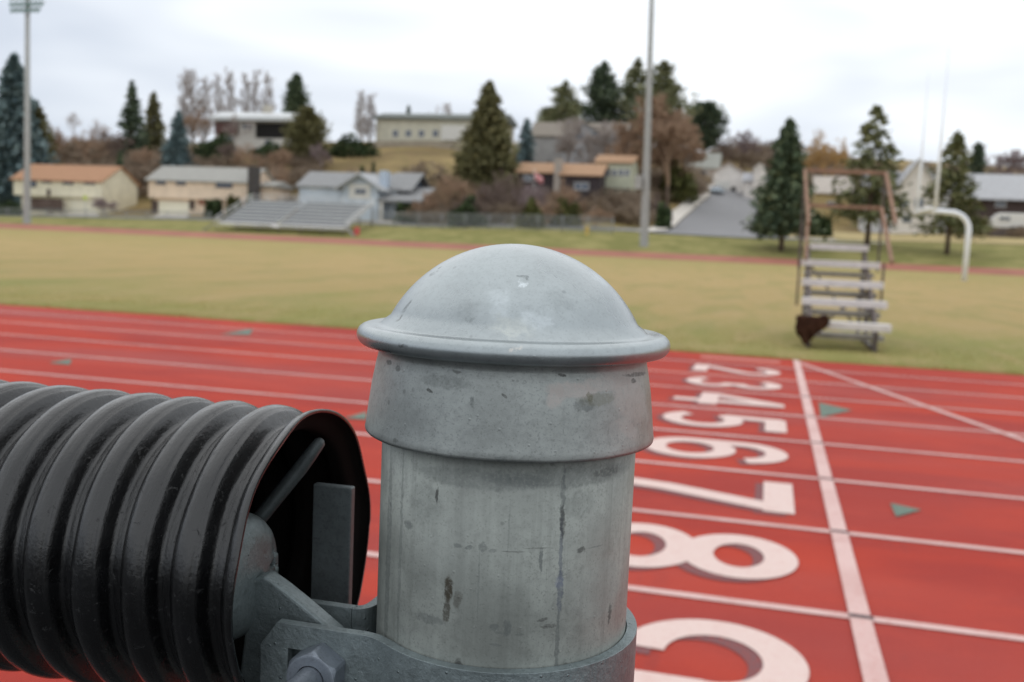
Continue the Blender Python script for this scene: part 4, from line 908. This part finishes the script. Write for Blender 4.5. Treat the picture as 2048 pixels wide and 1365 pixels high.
# white trailer fence at right: a camper
p = at(2014, 452, 146); g = terrain(p[0], 146)
c = thing('camper_trailer', 'white camper trailer parked at the right edge below the dark house', 'trailer', (p[0], 146, g))
z0, z1 = Z(2014, 463, 146), Z(2014, 427, 146); x0, x1 = X(1980, 445, 146), X(2085, 445, 146)
o = B().prism([(x0, z0 + .4), (x1, z0 + .4), (x1, z1), (x0 + .9, z1), (x0, z1 - .9)], 'y', 145, 147.3).build('body', M_wcar, c); bevel(o, .12)
win(c, 2000, 434, 2020, 441, 144.98); 
for xx in (x0 + 2.6, x0 + 3.4):
    b = B().lathe([(.0001, -.1), (.34, -.1), (.34, .1), (.0001, .1)], 18, axis='x'); b.v = [(y + xx, x + 145.1, z + z0 + .3) for x, y, z in b.v]; b.build('wheel', M_tyre, c)
B().box(x0, x1, 145.1, 147.2, g - .3, z0 + .45).build('chassis', M_frame, c)
# ------------------------------------------------------------------ hydrant, street sign, flag
p = at(1174, 463, 122.6); g = terrain(p[0], 122.6)
hy = thing('fire_hydrant', 'yellow fire hydrant in the grass before the chain-link fence', 'hydrant', (p[0], 122.6, g)); M_yel = plain('yellow_paint', lin(206, 176, 90), .5)
b = B().lathe([(.24, -.2), (.24, .06), (.17, .08), (.17, .75), (.21, .78), (.21, .84), (.17, .95), (.08, 1.05), (.06, 1.12), (.0001, 1.12)], 18); b.v = [(x + p[0], y + 122.6, z + g) for x, y, z in b.v]; b.build('barrel', M_yel, hy)
b = B().tube([(p[0] - .34, 122.6, g + .62), (p[0] + .34, 122.6, g + .62)], .1, 12); b.tube([(p[0], 122.25, g + .58), (p[0], 122.6, g + .58)], .13, 12); b.build('outlet', M_yel, hy)
p = at(171, 396, 134); g = terrain(p[0], 134)
sg = thing('road_sign', 'yellow-green diamond road sign on post before the cream house', 'sign', (p[0], 134, g))
B().tube([(p[0], 134, g - .3), (p[0], 134, p[2] + .4)], .05, 8).build('post', M_fpost, sg)
o = B().prism([(p[0], p[2] - .5), (p[0] + .5, p[2]), (p[0], p[2] + .5), (p[0] - .5, p[2])], 'y', 133.9, 133.93).build('plate', plain('yellow_green_sign', lin(196, 206, 96), .5, var=.03), sg)
p = at(1069, 345, 146); g = terrain(p[0], 146)
fg = thing('flag_pole', 'pale flag pole with small red and white striped flag before the bungalow', 'flag pole', (p[0], 146, g))
B().tube([(p[0], 146, g - .3), (p[0], 146, Z(1069, 338, 146))], [.07, .04], 8).build('pole', M_trim, fg)
t = NT('striped_flag'); sep = t.n('ShaderNodeSeparateXYZ', {0: t.coord()}).outputs
t.set(color=t.mix(t.math('GREATER_THAN', t.math('FRACT', t.math('MULTIPLY', sep[2], 3.2)), .5), lin(206, 60, 66), lin(222, 200, 200)), rough=.8)
zt_ = Z(1069, 343, 146); vv = []; n = 14
for i in range(n + 1):
    f = i / n; vv += [(p[0] + .06 + 1.3 * f, 146 + .12 * math.sin(f * 7), zt_ - .15 - .75 * f), (p[0] + .06 + 1.3 * f, 146 + .12 * math.sin(f * 7 + .6), zt_ - 1.25 - .75 * f)]
o = B().add(vv, [(2 * i, 2 * i + 1, 2 * i + 3, 2 * i + 2) for i in range(n)], True).build('flag', t.m, fg); so = o.modifiers.new('solid', 'SOLIDIFY'); so.thickness = .01
# ------------------------------------------------------------------ trees
M_bark = plain('brown_bark', lin(98, 84, 74), .95, scale=6.); M_barkg = plain('grey_bark', lin(142, 132, 124), .95, scale=6.)
F = {'green': foliage('green_pine_needles', lin(76, 82, 52), lin(112, 116, 78), lin(142, 140, 104)), 'spruce': foliage('dark_spruce_needles', lin(60, 73, 58), lin(91, 107, 82), lin(123, 134, 103)), 'blue': foliage('blue_spruce_needles', lin(67, 85, 89), lin(107, 127, 129), lin(143, 161, 161)),
     'olive': foliage('olive_conifer_needles', lin(82, 80, 56), lin(116, 114, 78), lin(145, 138, 98)), 'pine': foliage('pine_needles', lin(91, 96, 69), lin(129, 132, 96), lin(161, 159, 123)), 'dark': foliage('dark_pine_needles', lin(60, 71, 60), lin(89, 103, 82), lin(120, 132, 105))}
def leafquads(rng, P, size, dirs=None, asp=2.2):
    n = len(P); a = rng.normal(size=(n, 3)); 
    if dirs is not None: a = a * .45 + dirs
    a /= np.linalg.norm(a, axis=1)[:, None]; c = np.cross(a, rng.normal(size=(n, 3))); c /= np.linalg.norm(c, axis=1)[:, None]
    s = (size * rng.uniform(.6, 1.4, n))[:, None]; a = a * s; c = c * s / asp
    V = np.stack([P - a, P + c, P + a, P - c], 1).reshape(-1, 3); Fc = np.arange(4 * n).reshape(-1, 4)
    return V, Fc
def quick(name, V, Fc, mat, parent, smooth=False):
    m = bpy.data.meshes.new(name); m.from_pydata(V.tolist(), [], Fc.tolist()); m.materials.append(mat); m.update()
    o = bpy.data.objects.new(name, m); col.objects.link(o); o.parent = parent; return o
def ground_thing(name, label, cat, u, v, Y, group=None):
    p = at(u, v, Y); g = terrain(p[0], Y); z = min(p[2], g + .3) if abs(p[2] - g) < 6 else p[2]
    return thing(name, label, cat, (p[0], Y, z), group), p[0], z, g
def conifer(kind, u, vb, vt, hw, Y, label, prof='cone', z0=.06, dens=1., seed=0, lean=0, name='conifer', gaps=0.):
    r, x, z, g = ground_thing(name, label, 'tree', u, vb, Y)
    Hh = at(u, vt, Y)[2] - z; R = hw * mpp(u, Y); rng = np.random.default_rng(seed + int(u)); Ps = []; Ds = []; tips = B()
    nb = int(150 * dens * (1 + Hh / 16)); 
    for i in range(nb):
        f = z0 + (1 - z0) * (rng.random() ** (1.25 if prof == 'cone' else .9)); k = 1 - f
        a = rng.uniform(0, 6.283); clump = .5 + .5 * math.sin(3 * a + 17 * f) 
        if prof == 'cone': rr = R * (k ** .72) * (.72 + .28 * min(1, (f - z0) * 9 + .3))
        elif prof == 'column': rr = R * min(1, (k * 2.2) ** .6) * (.75 + .25 * min(1, f * 4))
        elif prof == 'pine': rr = R * min(1, (k * 1.9) ** .8) * (.62 + .38 * min(1, f * 2.2)) * (.8 + .35 * math.sin(f * 23 + 2 * a) * math.sin(f * 9))
        else: rr = R * math.sqrt(max(.02, 1 - (2 * (f - z0) / (1 - z0) - 1) ** 2))
        if gaps and rng.random() < gaps * clump: continue
        rr *= rng.uniform(.55, 1.06) + .25 * (rng.random() ** 5)
        m = max(4, int(7 + rr * 4)); tt = rng.uniform(.1, 1., m) ** .75
        dz = -.30 * rr if prof in ('cone',) else .12 * rr
        d = np.array([math.cos(a), math.sin(a), 0]); P = tt[:, None] * rr * d + rng.normal(size=(m, 3)) * (.07 * rr + .12)
        P[:, 2] += f * Hh + dz * tt ** 1.5 + (.10 * rr * tt ** 4)
        Ps.append(P); Ds.append(np.tile(d + np.array([0, 0, -.2 if prof == 'cone' else .3]), (m, 1)))
    top = np.stack([rng.normal(size=14) * .06, rng.normal(size=14) * .06, Hh * rng.uniform(.93, 1.0, 14)], 1); Ps.append(top); Ds.append(np.tile([0, 0, 1.], (14, 1)))
    P = np.concatenate(Ps); D = np.concatenate(Ds); s = .16 + .016 * Hh
    V, Fc = leafquads(rng, P, s, D); quick('crown', V, Fc, F[kind], r)
    b = B().tube([(0, 0, min(g - z, 0) - .6), (0, 0, Hh * .4), (0, 0, Hh * .93)], [.018 * Hh + .06, .012 * Hh + .03, .03], 8)
    for k in range(16):
        f = rng.uniform(max(z0, .08), .8); a = rng.uniform(0, 6.28); l = R * (1 - f) * .7; b.tube([(0, 0, f * Hh), (l * math.cos(a), l * math.sin(a), f * Hh - .1 * l)], [.05, .02], 4)
    q = B(); q.v, q.f, q.sm = b.v, b.f, b.sm; o = q.build('trunk', M_bark); o.parent = r
    return r
conifer('blue', 30, 432, 112, 84, 150, 'tall blue-grey spruce at the far left edge', dens=2.2, seed=1)
conifer('olive', 78, 425, 215, 34, 156, 'brownish narrow conifer right of the tall blue-grey spruce', 'column', seed=2)
conifer('dark', 263, 330, 163, 40, 185, 'slim dark spruce with open top, left of the bare poplars', seed=3, gaps=.3)
conifer('olive', 307, 330, 186, 38, 192, 'olive conifer close behind the slim dark spruce', seed=4)
conifer('blue', 355, 338, 224, 42, 164, 'dark blue spruce rising behind the peach house', seed=5, dens=1.5)
conifer('spruce', 591, 262, 149, 27, 226, 'dense rounded dark conifer on the hilltop over the white roof', 'column', seed=6, dens=1.6)
conifer('olive', 613, 338, 214, 44, 172, 'broad olive conifer right of the white-roofed hilltop house', 'column', seed=7, dens=1.8)
conifer('olive', 970, 398, 163, 84, 152, 'large cone-shaped olive conifer in the middle of the hillside', seed=8, dens=2.6)
conifer('blue', 1050, 325, 238, 32, 178, 'small blue spruce right of the large cone-shaped conifer', seed=9)
conifer('pine', 1125, 300, 163, 60, 214, 'open-topped pine above the grey house gable', 'pine', seed=10, gaps=.5)
conifer('pine', 1098, 290, 215, 30, 216, 'short pine left of the open-topped pine', 'round', seed=11)
conifer('dark', 1200, 290, 124, 70, 224, 'tall dark pine right of the grey house gable', 'pine', seed=12, gaps=.4, dens=1.2)
conifer('pine', 1267, 290, 118, 64, 228, 'tall thin pine left of the tall grey pole', 'pine', seed=13, gaps=.7, dens=.8)
conifer('pine', 1318, 290, 122, 80, 222, 'tall pine directly behind the tall grey pole', 'pine', seed=14, gaps=.6, dens=.9)
conifer('dark', 1406, 318, 206, 42, 234, 'dark round-topped pine above the road', 'round', z0=.28, seed=15, dens=1.2)
conifer('spruce', 1562, 502, 240, 84, 117, 'dark spruce beside the foot of the road, left of the timing stand', z0=.17, seed=16, dens=1.9, gaps=.35, name='spruce_tree')
conifer('green', 1735, 478, 214, 104, 123, 'green pine behind the timing stand rails', 'cone', z0=.2, seed=17, dens=.8, gaps=.8, name='pine_tree')
conifer('green', 1895, 492, 264, 92, 120, 'green pine behind the goal post', 'cone', z0=.2, seed=18, dens=.85, gaps=.7, name='pine_tree')
conifer('dark', 816, 262, 212, 10, 236, 'tip of a small dark conifer over the long beige building', seed=19)
conifer('spruce', 240, 352, 306, 14, 158, 'small dark green conifer behind the cream house gable', seed=20)
conifer('dark', 1948, 400, 288, 22, 190, 'dark narrow conifer right of the goal uprights', 'column', seed=21)
T = {'brown': plain('brown_twigs', lin(156, 130, 108), .95, scale=2.), 'grey': plain('grey_twigs', lin(168, 158, 152), .95, scale=2.), 'mauve': plain('mauve_twigs', lin(142, 126, 126), .95, scale=2.), 'dark': plain('dark_twigs', lin(118, 102, 94), .95, scale=2.), 'gold': plain('golden_twigs', lin(184, 152, 104), .95, scale=2.)}
def baremesh(seed, style, Hh, R, depth=5, wt=.035):
    rng = random.Random(seed); segs = []
    def grow(p, d, l, r, k):
        q = p + d * l; segs.append((p, q, r, r * .72))
        if k == 0: return
        nch = 3 if k > 1 else 4
        for i in range(nch):
            sp = {'poplar': .30, 'round': .62, 'willow': .7, 'shrub': .75}[style]
            nd = (d + Vector((rng.gauss(0, sp), rng.gauss(0, sp), rng.gauss(0, sp * .5) + (.35 if style in ('poplar',) else .12 if style != 'willow' else (-.25 if k < 3 else .1))))).normalized()
            grow(p + d * l * rng.uniform(.55, 1.), nd, l * rng.uniform(.58, .86), max(r * .6, wt * .5), k - 1)
    if style == 'shrub':
        for i in range(7): grow(Vector((rng.gauss(0, .1), rng.gauss(0, .1), 0)), Vector((rng.gauss(0, .6), rng.gauss(0, .6), 1)).normalized(), 1., .06, depth - 1)
    elif style == 'poplar':
        p = Vector((0, 0, 0))
        for j in range(9):
            q = p + Vector((rng.gauss(0, .03), rng.gauss(0, .03), .55)); segs.append((p, q, .12 * (1 - j / 10), .12 * (1 - (j + 1) / 10)))
            for i in range(5):
                a = rng.uniform(0, 6.28); grow(p.lerp(q, rng.random()), Vector((math.cos(a) * .5, math.sin(a) * .5, 1)).normalized(), .75 * (1 - j / 16), .05, 3)
            p = q
    else:
        grow(Vector((0, 0, 0)), Vector((0, 0, 1)), 1.1, .16, depth)
    P = np.array([list(s[0]) + list(s[1]) for s in segs]); P = P.reshape(-1, 2, 3)
    zmax, rmax = P[:, :, 2].max(), np.percentile(np.hypot(P[:, :, 0], P[:, :, 1]), 97)
    S = np.array([R / rmax, R / rmax, Hh / zmax]); vs = []; fs = []
    for (a, c, r0, r1) in segs:
        a = Vector((a.x * S[0], a.y * S[1], max(a.z * S[2], 0))); c = Vector((c.x * S[0], c.y * S[1], max(c.z * S[2], 0))); d = c - a
        if d.length < 1e-4: continue
        e = d.cross(Vector((.3, .8, .5))).normalized(); f = d.cross(e).normalized(); n = len(vs); r0 = max(r0 * S[0] * .5, wt); r1 = max(r1 * S[0] * .5, wt * .7)
        for pp, rr in ((a, r0), (c, r1)):
            for w in (0, 2.094, 4.189): vs.append(tuple(pp + (e * math.cos(w) + f * math.sin(w)) * rr))
        fs += [(n, n + 1, n + 4, n + 3), (n + 1, n + 2, n + 5, n + 4), (n + 2, n, n + 3, n + 5)]
    return vs, fs
def bare(tint, u, vb, vt, hw, Y, label, style='round', seed=0, group=None, name='bare_tree', cat='tree', depth=5, wt=.035):
    r, x, z, g = ground_thing(name, label, cat, u, vb, Y, group)
    Hh = at(u, vt, Y)[2] - z; R = hw * mpp(u, Y); vs, fs = baremesh(seed + int(u), style, Hh, R, depth, wt)
    k = 3 * len(fs) // 3
    quick('branches', np.array(vs), np.array(fs), T[tint], r)
    if style != 'shrub':
        o = B().tube([(0, 0, min(g - z, 0) - .5), (0, 0, Hh * .22)], [.022 * Hh, .016 * Hh], 8).build('trunk', M_barkg if tint == 'grey' else M_bark); o.parent = r
    return r
for i, (u, vb, vt, hw) in enumerate([(366, 258, 148, 13), (386, 252, 142, 15), (408, 254, 156, 12), (436, 240, 150, 8), (462, 238, 140, 11), (488, 236, 150, 9), (512, 236, 142, 9), (535, 236, 148, 11), (724, 282, 186, 9), (738, 282, 192, 10)]):
    w_ = ['leftmost bare grey poplar of the ridge row', 'second bare poplar from the left on the ridge, tallest of its trio', 'third bare poplar of the left trio on the ridge', 'thin bare poplar at the left end of the white-roofed house', 'bare poplar above the dark red balcony', 'thin bare poplar between two fuller ones above the white roof', 'bare poplar left of the chimney over the white roof', 'bare poplar just left of the rounded dark conifer', 'bare poplar standing alone left of the long beige building, thinner one', 'bare poplar next to the long beige building wall'][i]
    bare('grey', u, vb + 12, vt - 6, hw * 1.75, 205 + 3 * (i % 4) + (14 if 2 < i < 8 else 0), w_, 'poplar', i, 'bare poplars along the ridge', wt=.024)
bare('grey', 887, 248, 203, 28, 238, 'round bare tree behind the long beige building', seed=31, wt=.03)
bare('brown', 1332, 425, 182, 100, 166, 'huge brown twiggy tree behind the tall grey pole', 'round', seed=32, depth=7, wt=.075)
bare('brown', 1285, 425, 215, 80, 165, 'second brown twiggy tree, left of the huge one', 'round', seed=42, depth=7, wt=.06)
bare('brown', 1362, 420, 250, 62, 176, 'brown twiggy tree right of the huge one, above the kerb of the road', 'round', seed=49, depth=7, wt=.06)
bare('grey', 1202, 350, 236, 56, 174, 'grey bare tree before the right half of the grey house', 'round', seed=50, depth=7, wt=.045)
bare('brown', 1245, 400, 270, 44, 164, 'brown bare tree between the pale green house and the tall grey pole', 'round', seed=51, depth=7, wt=.05)
bare('grey', 1128, 372, 228, 62, 170, 'grey bare tree in front of the grey house', 'round', seed=33, depth=7, wt=.05)
bare('gold', 1655, 385, 256, 52, 192, 'golden-twigged bare willow above the timing stand', 'willow', seed=34, depth=7, wt=.05)
bare('mauve', 1480, 352, 258, 44, 246, 'purplish bare tree above the garage house roof', seed=35, depth=6, wt=.045)
bare('mauve', 2012, 410, 286, 70, 190, 'purplish bare tree at the right edge behind the grey roof', seed=36, depth=6, wt=.045)
bare('mauve', 643, 345, 284, 30, 166, 'pale mauve bare tree right of the broad olive conifer', seed=37, depth=6, wt=.035)
bare('brown', 170, 345, 232, 52, 178, 'brown bare tree on the slope above the cream house', seed=38, depth=6, wt=.04)
bare('brown', 108, 350, 250, 30, 170, 'brown bare tree between the spruce and the cream house ridge', seed=39, depth=6, wt=.035)
bare('dark', 228, 350, 262, 40, 176, 'dark bare tree left of the slim dark spruce', seed=40, depth=6, wt=.04)
bare('brown', 285, 350, 292, 45, 162, 'rounded brown bush-like tree between the cream and peach houses', seed=41, depth=6, wt=.035)
bare('grey', 150, 300, 222, 18, 215, 'thin grey bare tree against the sky behind the cream house', seed=43, wt=.025)
bare('brown', 492, 345, 282, 42, 160, 'brown bare tree above the grey roof of the peach house', seed=44, depth=6, wt=.035)
bare('brown', 400, 300, 215, 38, 205, 'brown leafless tree at the foot of the ridge poplars', seed=45, depth=6, wt=.035)
bare('grey', 470, 300, 225, 36, 194, 'pale bare tree in front of the hilltop house balcony', seed=46, wt=.03)
bare('dark', 1440, 345, 268, 36, 236, 'dark bare tree between the round-topped pine and garage house', seed=47, depth=6, wt=.04)
bare('dark', 1555, 350, 280, 50, 230, 'dark bare tree behind the spruce at the roadside', seed=48, depth=6, wt=.04)
for i, (tn, u, vb, vt, hw, Y, lb) in enumerate([('brown', 905, 440, 345, 55, 137, 'brown bare shrub at the left foot of the large cone-shaped conifer'), ('dark', 1000, 440, 338, 55, 137, 'dark bare shrub under the right side of the large cone-shaped conifer'), ('mauve', 1062, 440, 360, 42, 135, 'mauve bare shrub in front of the flag pole'), ('brown', 1125, 442, 352, 46, 138, 'brown bare shrub before the bungalow chimney'), ('brown', 850, 442, 382, 36, 136, 'brown bare shrub right of the carport'), ('dark', 940, 446, 382, 36, 131, 'low dark shrub behind the chain-link fence'),
    ('brown', 1090, 448, 395, 36, 131, 'low brown shrub behind the middle of the chain-link fence'), ('dark', 100, 432, 396, 40, 137, 'dark bare shrub in front of the cream house wall'), ('brown', 1350, 392, 345, 24, 184, 'brown shrub on the bank left of the road'), ('dark', 1312, 440, 385, 24, 144, 'dark shrub at the foot of the huge brown tree'), ('brown', 560, 345, 290, 36, 162, 'brown shrub on the slope left of the broad olive conifer'), ('dark', 460, 320, 280, 30, 178, 'dark bare shrub below the hilltop house'), ('mauve', 205, 420, 392, 30, 138, 'grey bare shrub at the right corner of the cream house'), ('brown', 550, 360, 325, 32, 152, 'brown shrub above the chimney of the peach house'), ('dark', 985, 430, 360, 40, 140, 'dense dark shrub behind the fence near the big conifer'), ('brown', 1190, 446, 410, 34, 131, 'low brown shrub in front of the white parked car')]):
    bare(tn, u, vb, vt, hw, Y, lb, 'shrub', 60 + i, None, 'bare_shrub', 'shrub', depth=5, wt=.035)
# evergreen hedges and shrubs
G = {'hedge': foliage('dark_hedge_leaves', lin(36, 48, 32), lin(62, 76, 48), lin(84, 98, 62)), 'olive': foliage('olive_shrub_leaves', lin(58, 62, 36), lin(88, 90, 50), lin(112, 112, 66))}
def shrub(kind, u, vb, vt, hw, Y, label, seed=0, name='evergreen_shrub', cat='shrub'):
    r, x, z, g = ground_thing(name, label, cat, u, vb, Y); Hh = at(u, vt, Y)[2] - z; R = hw * mpp(u, Y); rng = np.random.default_rng(seed + 100)
    n = int(700 + 60 * R * Hh); d = rng.normal(size=(n, 3)); d /= np.linalg.norm(d, axis=1)[:, None]; d[:, 2] = np.abs(d[:, 2]); rad_ = rng.uniform(.45, 1., n) ** .5
    lump = 1 + .16 * np.sin(d[:, 0] * 6 + seed) + .12 * np.sin(d[:, 1] * 5 + d[:, 2] * 7 + seed); P = d * (rad_ * lump)[:, None] * np.array([R, min(R, 3.5), Hh]); P[:, 2] -= .25
    V, Fc = leafquads(rng, P, .24 + .02 * Hh, None, 1.6); quick('foliage', V, Fc, G[kind], r)
    o = B().tube([(0, 0, -.8), (0, 0, Hh * .5)], .1, 6).build('stem', M_bark); o.parent = r
for i, a in enumerate([('hedge', 435, 318, 272, 44, 184, 'dark green hedge below the dark red balcony'), ('hedge', 540, 312, 286, 40, 184, 'low green hedge below the white-roofed house'), ('hedge', 702, 318, 272, 58, 186, 'dark green juniper hedge on the crest left of the dry slope'), ('olive', 578, 316, 290, 22, 182, 'yellow-green shrub left of the broad olive conifer'),
    ('olive', 468, 416, 388, 16, 137, 'olive round shrub by the peach house wall'), ('hedge', 428, 415, 394, 18, 137, 'dark round shrub at the brick-red door'), ('hedge', 15, 432, 402, 30, 134, 'dark hedge at the left edge behind the low fence'), ('hedge', 935, 446, 398, 34, 130, 'dark evergreen bush behind the fence under the cone-shaped conifer'), ('olive', 1062, 450, 402, 24, 129, 'olive bush behind the chain-link fence'), ('olive', 1128, 448, 398, 30, 133, 'broad olive bush in front of the bungalow'), ('hedge', 1326, 440, 406, 16, 136, 'dark green shrub on the bank by the tall pole'), ('hedge', 1322, 424, 400, 12, 150, 'small green shrub on the bank beside the pavement'),
    ('hedge', 722, 352, 336, 6, 146, 'tiny round shrub on the dry slope over the blue house, left one'), ('hedge', 745, 352, 336, 6, 146, 'tiny round shrub on the dry slope next to the blue chimney'), ('hedge', 500, 424, 392, 12, 137, 'climbing green shrub at the foot of the dark chimney'), ('olive', 1350, 395, 330, 40, 172, 'olive-brown bush mass under the huge brown tree'), ('hedge', 1640, 460, 425, 22, 140, 'dark green shrub behind the left rail of the timing stand'), ('hedge', 812, 434, 404, 24, 137, 'dark climbing shrub on the carport corner')]): shrub(*a, seed=i)
# scrub over the slopes, too dense to tell apart
rng = np.random.default_rng(77); base = [baremesh(500 + k, 'shrub', 1., 1., 4, .012) for k in range(4)]; VV = []; FF = []; nv = 0
def scat(u0, u1, ya, yb, n, h0, h1):
    global nv
    for i in range(n):
        u, Y = rng.uniform(u0, u1), rng.uniform(ya, yb); p = at(u, 400, Y); z = terrain(p[0], Y); h = rng.uniform(h0, h1); vs, fs = base[int(rng.integers(4))]; a = rng.uniform(0, 6.28)
        v = np.array(vs); c, s = math.cos(a), math.sin(a); w = h * rng.uniform(.8, 1.3); v = np.stack([(v[:, 0] * c - v[:, 1] * s) * w + p[0], (v[:, 0] * s + v[:, 1] * c) * w + Y, v[:, 2] * h + z - .1], 1)
        VV.append(v); FF.append(np.array(fs) + nv); nv += len(v)
scat(-700, -60, 140, 215, 240, 2., 5.5); scat(-60, 330, 152, 205, 200, 2., 5.4); scat(330, 640, 150, 176, 100, 1.6, 4.); scat(330, 420, 176, 200, 20, 1.5, 3.5); scat(2100, 2500, 150, 260, 110, 2., 5.); scat(1900, 2080, 141, 150, 12, 1.5, 3.2); scat(552, 596, 137, 150, 8, 1.5, 3.); scat(830, 1060, 133, 165, 70, 1.5, 3.6); scat(1040, 1280, 133, 215, 90, 1.5, 4.); scat(1280, 1400, 180, 215, 26, 1.5, 4.); scat(1420, 2100, 215, 300, 110, 3., 7.); scat(1235, 1296, 138, 185, 40, 2., 4.); scat(640, 760, 150, 165, 14, 1., 2.4)
m = bpy.data.meshes.new('hillside_scrub'); m.from_pydata(np.concatenate(VV).tolist(), [], np.concatenate(FF).tolist()); m.materials.append(foliage('scrub_twigs', lin(114, 100, 86), lin(146, 128, 110), lin(170, 155, 136))); m.update()
o = bpy.data.objects.new('hillside_scrub', m); col.objects.link(o); struct(o, 'stuff'); tag(o, 'brown leafless scrub covering the slopes between the houses', 'scrub')
for o in bpy.data.objects:
    if '_o' in o: del o['_o']
